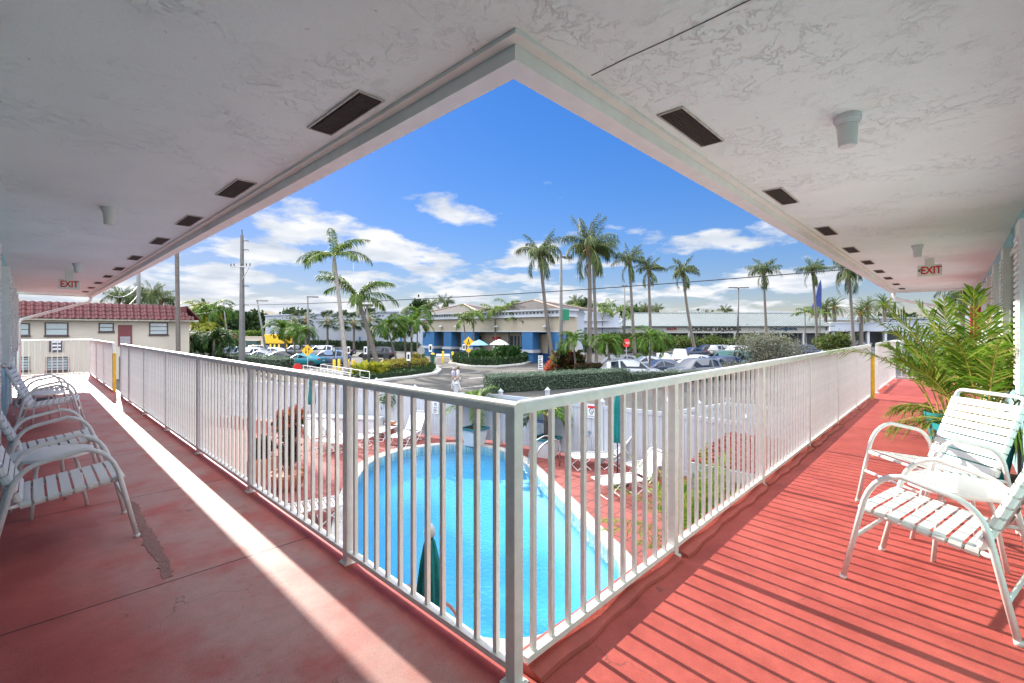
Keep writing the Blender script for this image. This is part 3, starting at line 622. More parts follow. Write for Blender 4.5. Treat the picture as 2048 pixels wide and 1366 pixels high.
def crown(kind, sc=1.0):
    """crown mesh at the origin (top of the trunk)"""
    mb = MB(); g = 2.39996
    if kind == 'king':
        for i in range(11): frond(mb, (0, 0, .1*sc), i*g+rng.uniform(-.3, .3), R(rng.uniform(8, 68)), sc*rng.uniform(3.0, 3.7), R(rng.uniform(55, 95)), 46, sc*.85, sc*.075, .75, 1, .2, .12, r0=.035*sc)
        mb.lathe([(.13*sc, -1.3*sc), (.17*sc, -1.1*sc), (.13*sc, -.3*sc), (.07*sc, .2*sc)], 10, 2)
        return mb, [G_KING, STALK, SHAFT]
    if kind == 'coco':
        wind = np.array([.30, -.30, .0])*rng.uniform(.5, 1)
        for i in range(22):
            el = rng.uniform(22, 88) if i < 19 else rng.uniform(-45, -15)
            frond(mb, (0, 0, 0), i*g+rng.uniform(-.3, .3), R(el), sc*rng.uniform(2.5, 3.2), R(rng.uniform(55, 115) if el < 60 else rng.uniform(30, 80)), 34, sc*.72, sc*.06, 1.2, 1, .0, .14, wind=wind*rng.uniform(.2, .9), r0=.03*sc)
        mb.lathe([(.14*sc, -.9*sc), (.26*sc, -.55*sc), (.30*sc, -.2*sc), (.16*sc, .15*sc), (.02, .4*sc)], 9, 2, flute=.12, nf=4)
        return mb, [G_COCO, STALK, HUSK]
    if kind in ('adon', 'adon2', 'yellow'):
        for i in range(22): frond(mb, (0, 0, 0), i*g+rng.uniform(-.3, .3), R(rng.uniform(12, 80)), sc*rng.uniform(1.75, 2.4), R(rng.uniform(105, 165)), 34, sc*.55, sc*.06, .35, 1, .55, .1, r0=.025*sc)
        mb.lathe([(.09*sc, -.9*sc), (.12*sc, -.6*sc), (.09*sc, -.1*sc), (.05*sc, .2*sc)], 9, 2)
        return mb, [{'adon': G_ADON, 'adon2': G_ADON2, 'yellow': G_YEL}[kind], STALK, SHAFT]
    if kind == 'slim':
        for i in range(9): frond(mb, (0, 0, 0), i*g+rng.uniform(-.3, .3), R(rng.uniform(15, 78)), sc*rng.uniform(1.3, 1.8), R(rng.uniform(60, 130)), 22, sc*.5, sc*.06, .8, 1, .2, .12, r0=.02*sc)
        mb.lathe([(.08*sc, -.7*sc), (.10*sc, -.5*sc), (.06*sc, 0), (.03*sc, .3*sc)], 8, 2)
        return mb, [G_KING, STALK, SHAFT]
    if kind == 'sabal':
        for i in range(34):
            az = i*g; el = R(rng.uniform(-45, 85)); h = np.array([math.cos(az), math.sin(az), 0]); d = h*math.cos(el)+UP*math.sin(el); c = d*sc*rng.uniform(.75, 1.05)
            mb.tube([np.zeros(3), c], [.018*sc, .012*sc], 4, 1, False); sd = np.cross(d, UP); sd /= np.linalg.norm(sd)+1e-6; nn_ = np.cross(sd, d)
            for k in range(13):
                a = (k-6)/6*1.9; q = d*math.cos(a)+sd*math.sin(a); l = sc*.62*(1-.2*abs(k-6)/6); w = nn_*.02*sc+np.cross(q, nn_)*.03*sc
                mb.add([c-w*.3, c+w*.3, c+q*l*.55+w, c+q*l*.55-w, c+q*l*.95-UP*l*.35], [(0, 1, 2, 3), (3, 2, 4)], 0)
        mb.lathe([(.16*sc, -.7*sc), (.24*sc, -.4*sc), (.2*sc, 0), (.05*sc, .2*sc)], 9, 2)
        return mb, [G_SABAL, STALK, HUSK]
    if kind == 'date':
        for i in range(40): frond(mb, (0, 0, 0), i*g, R(rng.uniform(-25, 85)), sc*rng.uniform(2.7, 3.3), R(rng.uniform(35, 75)), 34, sc*.42, sc*.05, .15, 1, .5, .14, r0=.04*sc)
        mb.lathe([(.36*sc, -.8*sc), (.55*sc, -.4*sc), (.42*sc, 0), (.1*sc, .3*sc)], 12, 2, flute=.06, nf=6)
        return mb, [G_DATE, STALK, HUSK]
def palm(lab, base, topxyz, kind, r0, r1, sc, bark=None, group=None, name='palm_tree', bow=0.0, crownobj=None, cat='palm tree'):
    base = np.array(base, float); top = np.array(topxyz, float); t = thing(name, lab, cat, base, 0, group)
    n = 14; d = top-base; pts = []; sidev = np.array([.69, -.72, 0])
    for i in range(n+1):
        s = i/n; pts.append(d*np.array([s**1.15, s**1.15, s])+sidev*bow*math.sin(math.pi*s)*np.linalg.norm(d)*.5)
    rr = [r1+(r0-r1)*(1-i/n)**1.3+(r0*.45 if i == 0 else 0)+.02*r0*(i % 2) for i in range(n+1)]
    MB().tube(pts, rr, 10).build('trunk', bark or BARK, t, True)
    if crownobj is not None: o = crownobj.copy(); COL.objects.link(o); o.rotation_euler.z = rng.uniform(0, 6.28); o.scale = [rng.uniform(.9, 1.1)]*3
    else:
        mb, mt = crown(kind, sc); o = mb.build('crown', mt)
    o.parent = t; o.location = d
    return t, o
# the potted areca palms on the right walkway
def areca(lab, x, y, H, pot_r, pot_h, n, seed, potm, spread=1.0, mats=None):
    global rng
    rng = np.random.default_rng(seed)
    t = thing('potted_palm', lab, 'potted palm', (x, y, 0), 0, 'potted palms on the right walkway')
    p = MB().lathe([(pot_r*.72, .002), (pot_r*.76, .03), (pot_r*.94, pot_h-.06), (pot_r, pot_h-.06), (pot_r*1.03, pot_h), (pot_r*.95, pot_h), (pot_r*.9, pot_h-.05)], 32).build('pot', potm, t, True, 0, 35)
    MB().lathe([(.001, pot_h-.045), (pot_r*.9, pot_h-.05)], 24).build('soil', SOIL, t)
    mb = MB()
    for i in range(n):
        a = rng.uniform(0, 6.28); rr = pot_r*.55*math.sqrt(rng.uniform()); o = (rr*math.cos(a), rr*math.sin(a), pot_h-.05)
        L_ = H*rng.uniform(.62, 1.10); frond(mb, o, a+rng.uniform(-.8, .8), R(rng.uniform(66, 90)), L_, R(rng.uniform(25, 85)), 40, .38*spread, .019, .35, 1, .30, rng.uniform(.22, .4), r0=.009, ang0=.95, ang1=.4)
    for i in range(7):
        a = rng.uniform(0, 6.28); frond(mb, (0, 0, pot_h-.05), a, R(rng.uniform(15, 45)), H*rng.uniform(.34, .46), R(rng.uniform(50, 90)), 34, .30*spread, .013, .5, 1, .2, .25, r0=.008)
    mb.build('fronds', mats or [G_ARECA, STALKY], t)
    return t
areca('big feathery potted palm in a teal pot beside the chair on the right', 4.95, -1.36, 1.46, .31, .46, 19, 11, TEALPOT)
areca('potted palm in a smaller teal pot behind the big feathery one', 6.45, -1.16, 1.45, .21, .36, 12, 12, TEALPOT)
rng = np.random.default_rng(5)
# ------------------------------------------------------------------ pool courtyard: fences
VINYL = mat('fence_vinyl', (.46, .485, .53), .45, .04, 2)
def fence(label, pts, h, group='white fences round the pool', slats=True, tall=True, gap=0):
    pts = [np.array(p, float) for p in pts]; t = thing('white_fence', label, 'fence', (*pts[0], GZ), 0, group); g = Matrix.Translation(-Vector((*pts[0], GZ)))
    k = 0
    for a, c in zip(pts[:-1], pts[1:]):
        L_ = np.linalg.norm(c-a); n = max(1, round(L_/1.85)); d = (c-a)/L_; ang = math.atan2(d[1], d[0])
        for i in range(n):
            s0, s1 = i*L_/n, (i+1)*L_/n; o = (*(a+d*s0), GZ)
            ph = h+(.30 if (tall and k % 2 == 0) else .10); k += 1
            pm = MB().box(-.055, .055, -.055, .055, 0, ph, rot=ang, org=o).box(-.07, .07, -.07, .07, ph, ph+.035, rot=ang, org=o)
            cv = [(-.06, -.06, ph+.035), (.06, -.06, ph+.035), (.06, .06, ph+.035), (-.06, .06, ph+.035), (0, 0, ph+.13)]
            ca, sa = math.cos(ang), math.sin(ang)
            pm.add([(x*ca-y*sa+o[0], x*sa+y*ca+o[1], z+GZ) for x, y, z in cv], [(0, 1, 4), (1, 2, 4), (2, 3, 4), (3, 0, 4)])
            q = pm.build('post', VINYL, t); q.matrix_parent_inverse = g
            w = s1-s0; m = MB(); z0 = .10
            m.box(.056, w-.056, -.028, .028, z0, z0+.12, rot=ang, org=o).box(.056, w-.056, -.028, .028, h-.12, h, rot=ang, org=o)
            nb = int((w-.11)/(.15+gap)); bw = (w-.112)/nb
            for j in range(nb):
                m.box(.056+j*bw+.004+gap/2, .056+(j+1)*bw-.004-gap/2, -.011, .011, z0+.12, h-.12, rot=ang, org=o)
            if gap == 0: m.box(.056, w-.056, .012, .016, z0+.12, h-.12, rot=ang, org=o) if i % 3 == 1 else None
            q = m.build('panel', VINYL, t); q.matrix_parent_inverse = g
    return t
FP = [(4.2, 25.6), (8.25, 15.4), (10.35, 10.5), (11.05, 4.6), (11.15, -1.6)]
fence('long white board fence behind the pool deck, with pointed post caps', FP, 1.76)
fence('white picket fence with dark gaps beyond the board fence on the right', [(11.25, 4.75), (14.4, 4.1), (14.7, -1.5)], 1.72, tall=False, gap=.05)
def on_fence(px, py, off=.05):
    v = ray(px, py)
    for a, c in zip(FP[:-1], FP[1:]):
        a, c = np.array(a), np.array(c); M_ = np.array([[v[0], -(c-a)[0]], [v[1], -(c-a)[1]]]); s = np.linalg.solve(M_, a-CAM[:2])
        if 0 <= s[1] <= 1:
            d = (c-a)/np.linalg.norm(c-a); p = CAM+v*s[0]; nrm = np.array([d[1], -d[0]]); nrm = nrm if nrm@(CAM[:2]-a) > 0 else -nrm
            return np.array([p[0]+nrm[0]*off, p[1]+nrm[1]*off, p[2]]), math.atan2(nrm[1], nrm[0])+R(90)
BLUE = mat('sign_blue', (.03, .05, .22), .5)
def board(lab, px, py, w, h, name='pool_sign'):
    p, a = on_fence(px, py, .035); t = thing(name, lab, 'sign', p, a, 'signs on the pool fence')
    MB().box(-w/2, w/2, -.004, .004, -h/2, h/2).build('panel', mat('sign_panel', (.75, .77, .78), .4, .03), t); return t
t = board('white sign with a red header and no diving symbol on the fence', 1184, 823, .27, .40)
MB().box(-.12, .12, -.008, -.0045, .11, .18).build('header', RED, t)
mb = MB().tube([(.075*math.cos(a), -.006, .03+.075*math.sin(a)) for a in np.linspace(0, 6.2832, 25)], .008, 5); mb.tube([(-.05, -.006, .08), (.05, -.006, -.02)], .008, 5); mb.build('prohibition_symbol', BLACK, t)
text_mesh('lettering', 'NO', .065, BLACK, t, (0, -.006, -.085), (R(90), 0, 0), .001); text_mesh('lettering', 'DIVING', .065, BLACK, t, (0, -.006, -.15), (R(90), 0, 0), .001)
t = board('pool rules board with a dark blue header behind the planter palm', 1080, 857, .34, .62)
MB().box(-.16, .16, -.008, -.0045, .20, .30).build('header', BLUE, t); text_mesh('lettering', 'POOL RULES', .052, mat('sign_text_white', (.85, .85, .85)), t, (0, -.009, .25), (R(90), 0, 0), .0008)
mb = MB()
for i in range(11): mb.box(-.14, .14-.09*rng.uniform(), -.006, -.0045, .15-i*.04, .163-i*.04)
mb.build('text_lines', mat('sign_ink', (.12, .16, .3)), t)
t = board('small white notice with a dark emblem on the fence, left of the planter palm', 872, 815, .25, .46)
mb = MB().tube([(.06*math.cos(a), -.006, .12+.06*math.sin(a)) for a in np.linspace(0, 6.2832, 20)], .009, 5).tube([(0, -.006, .18), (-.015, -.006, .12), (.04, -.006, .06)], .01, 5)
for i in range(4): mb.box(-.09, .09-.05*(i % 2), -.007, -.0045, -.02-i*.055, .008-i*.055)
mb.build('emblem', mat('sign_ink2', (.05, .06, .06)), t)
p, a = on_fence(1180, 885, .03); t = thing('hose', 'thin white hose hanging in a loop on the fence below the no diving sign', 'hose', p, a)
MB().tube([(.11*math.sin(q)*(1 if q < 3.14 else .9), -.02, .28*math.cos(q)) for q in np.linspace(0, 6.2832, 28)], .013, 6).build('coil', VINYL, t, True); MB().box(-.04, .04, -.03, .0, .27, .36).build('hook', STEEL, t)
# low white planter wall at the left of the fence
a = at(766, 868)[:2]; c = at(628, 861)[:2]; d = (c-a)/np.linalg.norm(c-a); ang = math.atan2(d[1], d[0]); L_ = float(np.linalg.norm(c-a))
t = thing('planter_wall', 'low white masonry wall with a ledge at the left end of the pool deck', 'wall', (*a, GZ), ang)
MB().box(0, L_, 0, .55, 0, .62).build('wall_block', mat('white_masonry', (.54, .55, .59), .7, .06, 2, bump=.2), t, False, .01); MB().box(-.03, L_+.03, -.04, .58, .622, .69).build('ledge', VINYL, t, False, .008)
# ------------------------------------------------------------------ loungers
def make_chaise(label):
    t = thing('chaise_lounge', label, 'lounger', (0, 0, 0), 0, 'white strap loungers round the pool')
    W = .31; fr = MB()
    for s in (-1, 1): fr.tube([(s*W, -.95, .37), (s*W, .30, .37)], .014, 6)
    fr.tube([(-W, -.95, .37), (W, -.95, .37)], .014, 6).build('bed_frame', TUBE, t)
    for y0, y1 in ((-.85, -.45), (-.05, .42)):
        for q, (a, c) in enumerate(((y0, y1), (y1, y0))):
            mb = MB()
            mb.tube([(-W, a, .36), (-W, c, .02), (W, c, .02), (W, a, .36)], .012, 6); mb.build('leg', TUBE, t)
    B = lambda s: np.array([0, .30+.52*s, .37+.62*s])
    fr = MB()
    fr.tube([B(0)+[-W, 0, 0], B(.95)+[-W, 0, 0], B(1)+[-W+.06, 0, 0], B(1)+[W-.06, 0, 0], B(.95)+[W, 0, 0], B(0)+[W, 0, 0]], .014, 6).build('back_frame', TUBE, t)
    sm = MB(); n = 17
    for i in range(n): strap_loop(sm, np.array([0, -.93+1.2*(i+.5)/n, .37]), np.array([0, 1.0, 0]), np.array([1.0, 0, 0]), .05, W)
    sm.build('seat', STRAP, t); sm = MB(); n = 11; u = np.array([0, .52, .62]); u /= np.linalg.norm(u)
    for i in range(n): strap_loop(sm, B(.04+.9*(i+.5)/n), u, np.array([1.0, 0, 0]), .05, W)
    sm.build('backrest', STRAP, t)
    MB().tube([(-W, .55, .67), (-W, .72, .36)], .010, 6).tube([(W, .55, .67), (W, .72, .36)], .010, 6).build('prop', TUBE, t)
    return t
cz = make_chaise('white lounger in front of the terracotta pot, at the far side of the pool')
def seta(o, px, py, rz): o.location = [float(q) for q in at(px, py)]; o.rotation_euler.z = rz; return o
seta(cz, 775, 873, R(-62))
def chz(px, py, rz, lab):
    return dup(cz, at(px, py), rz, lab)
chz(818, 884, R(-62), 'white lounger under the small notice on the fence, nearer the pool edge')
chz(1205, 934, R(-128), 'white lounger with raised back in front of the no diving sign')
chz(1262, 984, R(-118), 'white lounger half hidden behind the yellow-green palm bush')
chz(1316, 950, R(-110), 'white lounger behind the palm bush, closest to the fence corner')
chz(650, 900, R(20), 'white lounger beyond the red croton, left of the pool')
chz(690, 893, R(35), 'white lounger left of the pool, right beside the railing post')
chz(592, 1052, R(75), 'white lounger in front of the round terracotta pot, partly below the walkway')
chz(1440, 1090, R(150), 'white lounger lying under the small red roof')
# ------------------------------------------------------------------ closed umbrellas
def umbrella(lab, x, y, h=2.35, lean=0, base=True, flare=1.0):
    t = thing('closed_umbrella', lab, 'umbrella', (x, y, GZ), 0.4, 'closed teal umbrellas in the courtyard')
    MB().tube([(0, 0, .05), (0, 0, h)], .019, 10).build('pole', BRONZE, t, True)
    P = [(.10*flare, h-1.32), (.118*flare, h-1.30), (.125*flare, h-1.1), (.105, h-.8), (.085, h-.62), (.10, h-.5), (.075, h-.25), (.045, h-.08), (.02, h-.02)]
    MB().lathe(P, 64, flute=.20, nf=8).build('canopy', TEAL, t, True)
    MB().lathe([(.088, h-.64), (.094, h-.625), (.088, h-.61)], 24).build('tie_band', TEAL, t, True)
    MB().lathe([(.001, h-.03), (.045, h-.02), (.05, h+.02), (.04, h+.06), (.02, h+.085), (.001, h+.09)], 16).build('finial', mat('finial_grey', (.45, .47, .47), .4), t, True)
    MB().lathe([(.30, .002), (.30, .045), (.22, .085), (.06, .12), (.035, .30), (.02, .31)], 28).build('base', BLACK, t, True, 0, 40)
    return t
umbrella('closed teal umbrella directly below the walkway corner, seen from above', 1.13, 2.10, 2.28, flare=2.0)
umbrella('closed teal umbrella on a black base in front of the no diving fence', *at(1235, 968)[:2], 2.42)
umbrella('closed teal umbrella far left behind the red croton', *at(624, 866)[:2], 2.45)
# ------------------------------------------------------------------ planters
def small_palm(t, z, n, L_, seed, mats, up=(40, 85), dr=(60, 120), nl=34, ll=.36, lw=.035, trunk=.0, tr=.05):
    global rng
    rng = np.random.default_rng(seed); mb = MB()
    if trunk: MB().tube([(0, 0, z-.02), (.03, 0, z+trunk*.5), (0, .02, z+trunk)], [tr*1.3, tr, tr*.8], 9).build('trunk', BARK, t, True)
    for i in range(n): frond(mb, (0, 0, z+trunk), i*2.4+rng.uniform(-.3, .3), R(rng.uniform(*up)), L_*rng.uniform(.8, 1.1), R(rng.uniform(*dr)), nl, ll, lw, .3, 1, .3, .18, r0=.013)
    mb.build('fronds', mats, t)
def square_planter(lab, px, py, seed):
    t = thing('square_planter', lab, 'planter', at(px, py), R(8), 'white square planters with palms')
    w0, w1, h = .25, .34, .56; v = [(-w0, -w0, 0), (w0, -w0, 0), (w0, w0, 0), (-w0, w0, 0), (-w1, -w1, h), (w1, -w1, h), (w1, w1, h), (-w1, w1, h)]
    MB().add(v, [(0, 3, 2, 1), (4, 5, 6, 7), (0, 1, 5, 4), (1, 2, 6, 5), (2, 3, 7, 6), (3, 0, 4, 7)]).build('box', mat('planter_white', (.6, .61, .62), .55, .05), t, False, .01)
    MB().box(-.385, .385, -.385, -.30, h+.002, h+.07).box(-.385, .385, .30, .385, h+.002, h+.07).box(-.385, -.30, -.30, .30, h+.002, h+.07).box(.30, .385, -.30, .30, h+.002, h+.07).build('rim', mat('rim_teal', (.02, .16, .19), .4), t, False, .006)
    MB().box(-.30, .30, -.30, .30, h+.003, h+.03).build('soil', SOIL, t)
    small_palm(t, h, 12, 1.15, seed, [G_ADON, STALKY], (25, 82), (70, 125), 34, .42, .04, .75, .07); return t
square_planter('teal-rimmed white planter with a palm, at the middle of the pool fence', 949, 890, 21)
square_planter('teal-rimmed white planter with a palm, before the pool rules board', 1092, 913, 22)
def croton(t, z, n, H, seed, top, low):
    global rng
    rng = np.random.default_rng(seed); st = MB(); hi = []; lo = []
    for i in range(n):
        a = rng.uniform(0, 6.28); l = rng.uniform(.05, .32); h = H*rng.uniform(.7, 1.0); p = [(0.04*math.cos(a), .04*math.sin(a), z), (l*.6*math.cos(a), l*.6*math.sin(a), z+h*.5), (l*math.cos(a), l*math.sin(a), z+h)]
        st.tube(p, [.014, .011, .006], 5)
        for s in np.linspace(.25, 1, 15):
            q = np.array(p[1])*(1-s)+np.array(p[2])*s if s > .5 else np.array(p[0])*(1-2*s)+np.array(p[1])*2*s
            (hi if s > .82 else lo).append(q+rng.normal(0, .05, (9, 3)))
    st.build('stems', HUSK, t); mb = leaves(np.concatenate(lo), .17, up=.2, aspect=3.2); leaves(np.concatenate(hi), .20, up=1.0, aspect=3.0, m=1, mb=mb); mb.build('leaves', [low, top], t)
CRT = leafmat('croton_red', [(.40, .05, .03), (.50, .18, .03), (.35, .04, .07), (.10, .13, .03)]); CRL = leafmat('croton_dark', [(.015, .03, .012), (.03, .06, .015), (.14, .03, .03), (.02, .045, .015), (.22, .16, .03)])
t = thing('croton_pot', 'wide terracotta bowl with a tall red-topped croton, left of the pool', 'potted plant', at(576, 978), 0)
MB().lathe([(.22, 0), (.34, .12), (.40, .34), (.44, .36), (.44, .44), (.39, .44), (.36, .38), (.001, .37)], 32).build('bowl', TERRA, t, True, 0, 35); croton(t, .37, 13, 1.65, 31, CRT, CRL)
t = thing('clay_trough', 'squat terracotta trough behind the croton bowl', 'potted plant', at(527, 950), R(15))
MB().box(-.40, .40, -.25, .25, 0, .48).build('trough', TERRA, t, False, .02); croton(t, .42, 7, .5, 32, CRL, CRL)
t = thing('round_clay_pot', 'terracotta pot with a thin-stemmed leafy plant behind the far loungers', 'potted plant', at(786, 866), 0)
MB().lathe([(.20, 0), (.29, .42), (.32, .42), (.32, .50), (.27, .50), (.25, .45), (.001, .44)], 28).build('pot', TERRA, t, True, 0, 35)
for dx in (-.07, .06): MB().tube([(dx, 0, .43), (dx*1.6, .02, .9), (dx*2.4, -.02, 1.25)], [.02, .016, .012], 6).build('stem', HUSK, t)
mb = leaves(np.concatenate([rng.normal((dx*2.6, 0, 1.35), (.16, .16, .17), (130, 3)) for dx in (-.07, .06)]), .26, up=.1, aspect=5); mb.build('leaves', G_ADON, t)
t = thing('palm_bush', 'bushy yellow-green palm clump rising beside the small red roof', 'plant', (5.75, 1.55, GZ), 0)
MB().lathe([(.24, 0), (.30, .4), (.32, .42), (.28, .42), (.001, .38)], 24).build('pot', TERRA, t, True, 0, 35)
rng = np.random.default_rng(41); mb = MB()
for i in range(80):
    a = rng.uniform(0, 6.28); frond(mb, (.12*math.cos(a), .12*math.sin(a), .38), a, R(rng.uniform(50, 89)), rng.uniform(1.0, 2.1), R(rng.uniform(25, 80)), 30, .26, .022, .35, 1, .3, .25, r0=.008)
mb.build('fronds', [G_ARECA, STALKY], t)
# ------------------------------------------------------------------ pool handrails
def rails(lab, p, a, sep=.5):
    t = thing('pool_handrail', lab, 'handrail', (*p, GZ), a, 'pool handrails')
    for s in (-1, 1):
        MB().tube([(.55, s*sep/2, .03), (.55, s*sep/2, .55)]+arc((.55, s*sep/2, .60), (.52, s*sep/2, .86), (.25, s*sep/2, .82), 6)+arc((.1, s*sep/2, .76), (-.12, s*sep/2, .66), (-.22, s*sep/2, .35), 6)+[(-.33, s*sep/2, -.6)], .024, 10).build('rail', STEEL, t, True)
    for z in (-.25, -.55): MB().box(-.36, -.22, -sep/2, sep/2, z, z+.03).build('step', STEEL, t)
rails('pair of arched steel handrails at the far right rim of the pool', (9.25, 7.75), R(-25))
rails('pair of arched steel handrails at the near left rim of the pool', (2.25, 3.55), R(180))
# ------------------------------------------------------------------ small red-roofed shelter
TILE = None
def tile_roof_mat(name, c1, c2, sc=(.30, .33)):
    m, t, b = nodes(name); L = t.links.new; nn = t.nodes.new
    k = nn('ShaderNodeTexNoise'); k.inputs['Scale'].default_value = 2.5; k.inputs['Detail'].default_value = 6; L(coordnode(t), k.inputs['Vector'])
    r = nn('ShaderNodeValToRGB'); L(k.outputs[0], r.inputs[0]); r.color_ramp.elements[0].position = .3; r.color_ramp.elements[1].position = .7; r.color_ramp.elements[0].color = (*c1, 1); r.color_ramp.elements[1].color = (*c2, 1)
    L(r.outputs[0], b.inputs['Base Color']); b.inputs['Roughness'].default_value = .6; return m
RTILE = tile_roof_mat('red_roof_tile', (.17, .032, .03), (.27, .055, .045))
def tiles(mb, o, u, v, nu, nv, du, dv, h=.06, m=0, seg=6, trim=None):
    """courses of curved tiles: o corner at the eave, u along the eave, v up the slope"""
    o, u, v = (np.array(q, float) for q in (o, u, v)); n = np.cross(u, v); n /= np.linalg.norm(n); n = n if n[2] > 0 else -n
    for j in range(nv):
        a0, a1 = (0, nu) if trim is None else trim(j)
        for i in range(int(a0), int(a1)):
            V = []
            for e, lift in ((0, .05), (1.05, .012)):
                for s in range(seg+1):
                    q = s/seg; V.append(o+u*du*(i+q)+v*dv*(j+e)+n*(h*(math.sin(math.pi*min(q/.62, 1)) if q < .62 else -.25*math.sin(math.pi*(q-.62)/.38))+lift))
            k = seg+1
            for s in range(seg+1): V.append(V[s]-n*.045)
            mb.add(V, [(s, s+1, k+s+1, k+s) for s in range(seg)]+[(s, 2*k+s, 2*k+s+1, s+1) for s in range(seg)], m)
t = thing('pool_shelter', 'small open shelter with a low red tiled roof behind the palm bush', 'shelter', (6.65, .35, GZ), 0)
mb = MB(); tiles(mb, (-.05, -.05, 1.78), (0, 1, 0), (1, 0, .10), 10, 9, .18, .22, .03); mb.build('roof', RTILE, t)
MB().box(-.06, 2.0, -.06, 1.75, 1.62, 1.70).box(-.10, -.061, -.06, 1.75, 1.62, 1.80).build('fascia', VINYL, t)
for x, y in ((0, 0), (0, 1.62), (1.85, 0), (1.85, 1.62), (0, .8)): MB().box(x, x+.09, y, y+.09, 0, 1.62).build('post', VINYL, t)
MB().box(1.88, 1.92, .09, 1.62, .1, 1.6).build('back_panel', mat('weathered_board', (.16, .14, .11), .8, .3, 3), t)
MB().box(.2, 1.8, .1, 1.6, .62, .68).build('counter', VINYL, t)
# ------------------------------------------------------------------ beyond the fence: buildings
RTA = math.atan2(RT[1], RT[0])
def onY(px, py, y): v = ray(px, py); return CAM+v*((y-CAM[1])/v[1])
def onX(px, py, x): v = ray(px, py); return CAM+v*((x-CAM[0])/v[0])
def kid(mb, name, mats, par, **k):
    """part given in world coordinates under an unrotated thing"""
    o = mb.build(name, mats, None, **k); o.parent = par; o.matrix_parent_inverse = Matrix.Translation(-Vector(par.location)); return o
CREAM = mat('cream_wall', (.45, .40, .33), .85, .05, 1, bump=.1, bscale=20)
FRAMEB = mat('brown_frame', (.055, .03, .03), .5)
PANEW = glassmat('pale_louvre', (.30, .36, .38), .15)
# cream motel with the red tiled mansard
YM = 48.8; t = thing('cream_motel', 'two storey cream motel with a red tiled roof edge, beyond the left walkway', 'building', (8.7, YM, GZ))
kid(MB().box(-45, 8.7, YM, YM+14, GZ, 2.45).box(-45, 9.3, YM-.55, YM-.01, 2.12, 2.24), 'wall', CREAM, t)
mb = MB(); tiles(mb, (-32, YM-.6, 2.26), (1, 0, 0), (0, .50, .87), 92, 4, .445, .36, .10, trim=lambda j: (0, 92-j*.9)); tiles(mb, (9.35, YM-.6, 2.26), (0, 1, 0), (-.5, 0, .87), 20, 4, .445, .36, .10, trim=lambda j: (j, 20))
mb.box(-45, 8.5, YM+.02, YM+13, 2.46, 3.42)
kid(mb, 'roof', tile_roof_mat('maroon_roof_tile', (.07, .016, .017), (.13, .03, .03)), t)
def mwin(x0, y0, x1, y1, rows=3, name='window'):
    a, c = onY(x0, y1, YM), onY(x1, y0, YM); m = MB(); w = .09
    m.box(a[0], c[0], YM-.05, YM-.002, a[2], a[2]+w).box(a[0], c[0], YM-.05, YM-.002, c[2]-w, c[2]).box(a[0], a[0]+w, YM-.045, YM-.002, a[2]+w, c[2]-w).box(c[0]-w, c[0], YM-.045, YM-.002, a[2]+w, c[2]-w)
    for i in range(1, rows): z = a[2]+(c[2]-a[2])*i/rows; m.box(a[0]+w, c[0]-w, YM-.04, YM-.002, z-.025, z+.025)
    m.box(a[0]-.04, c[0]+.04, YM-.09, YM-.051, a[2]-.08, a[2]+.06)
    o = kid(m, name, FRAMEB, t); MB().box(a[0]+w, c[0]-w, YM-.022, YM-.012, a[2]+w, c[2]-w).build('pane', PANEW, o)
for q in [(89, 645, 137, 672, 2), (197, 646, 228, 664, 2), (298, 645, 336, 670, 3), (91, 713, 138, 743, 5), (20, 646, 60, 672, 2), (20, 713, 60, 743, 5)]: mwin(*q)
for (x0, y0, x1, y1, col, nm) in [(236, 650, 264, 692, (.13, .02, .025), 'door'), (98, 680, 127, 704, (.05, .045, .055), 'notice_board'), (238, 712, 262, 760, (.09, .085, .09), 'door')]:
    a, c = onY(x0, y1, YM), onY(x1, y0, YM); o = kid(MB().box(a[0], c[0], YM-.06, YM-.002, a[2], c[2]), nm, mat('motel_'+nm+str(x0), col, .5), t)
    if nm == 'door': MB().box(a[0]+.12, c[0]-.12, YM-.075, YM-.061, a[2]+.1, a[2]+(c[2]-a[2])*.45).build('door_panel', mat('motel_door_panel', (.26, .24, .25), .5), o)
    else:
        for j in range(3): MB().box(a[0]+.15, c[0]-.15, YM-.07, YM-.061, a[2]+.15+j*.27, a[2]+.28+j*.27).build('text_panel', mat('notice_white', (.6, .6, .62)), o)
# store with blue columns
XS = 42.0; SY0, SY1 = 32.4, 60.3
t = thing('store_building', 'beige store with blue columns, white dentil cornice and brown hipped roofs', 'building', (XS, SY0, GZ))
BEIGE = mat('store_beige', (.37, .32, .245), .85, .04, .5); BLUEC = mat('store_blue', (.03, .125, .28), .7, .06, 1); CORN = mat('store_cornice', (.42, .44, .47), .7, .04); BLUED = mat('store_navy', (.02, .07, .22), .6)
kid(MB().box(XS+2.4, XS+3.4, SY0+.05, SY1-.05, GZ, 3.6).box(XS, XS+2.41, SY0, SY1, 1.12, 2.95), 'wall', BEIGE, t)
kid(MB().box(XS+3.41, XS+5.2, SY0+.25, SY1-.05, GZ, 3.75), 'side_wall', mat('hall_white', (.33, .355, .41), .8, .04, .3), t)
mb = MB().box(XS-.35, XS+3, SY0-.35, SY1+.3, 2.96, 3.15).box(XS-.15, XS+3, SY0-.15, SY1+.15, 3.151, 3.70).box(XS-.5, XS+3, SY0-.5, SY1+.4, 3.701, 3.88).box(XS-.06, XS-.01, SY0-.05, SY1, 1.12, 1.25)
kid(mb, 'cornice', CORN, t)
mb = MB()
for i in range(46): yy = SY0+.3+i*(SY1-SY0-.6)/46; mb.box(XS-.20, XS-.151, yy, yy+.2, 3.36, 3.58)
kid(mb, 'dentils', DARK, t)
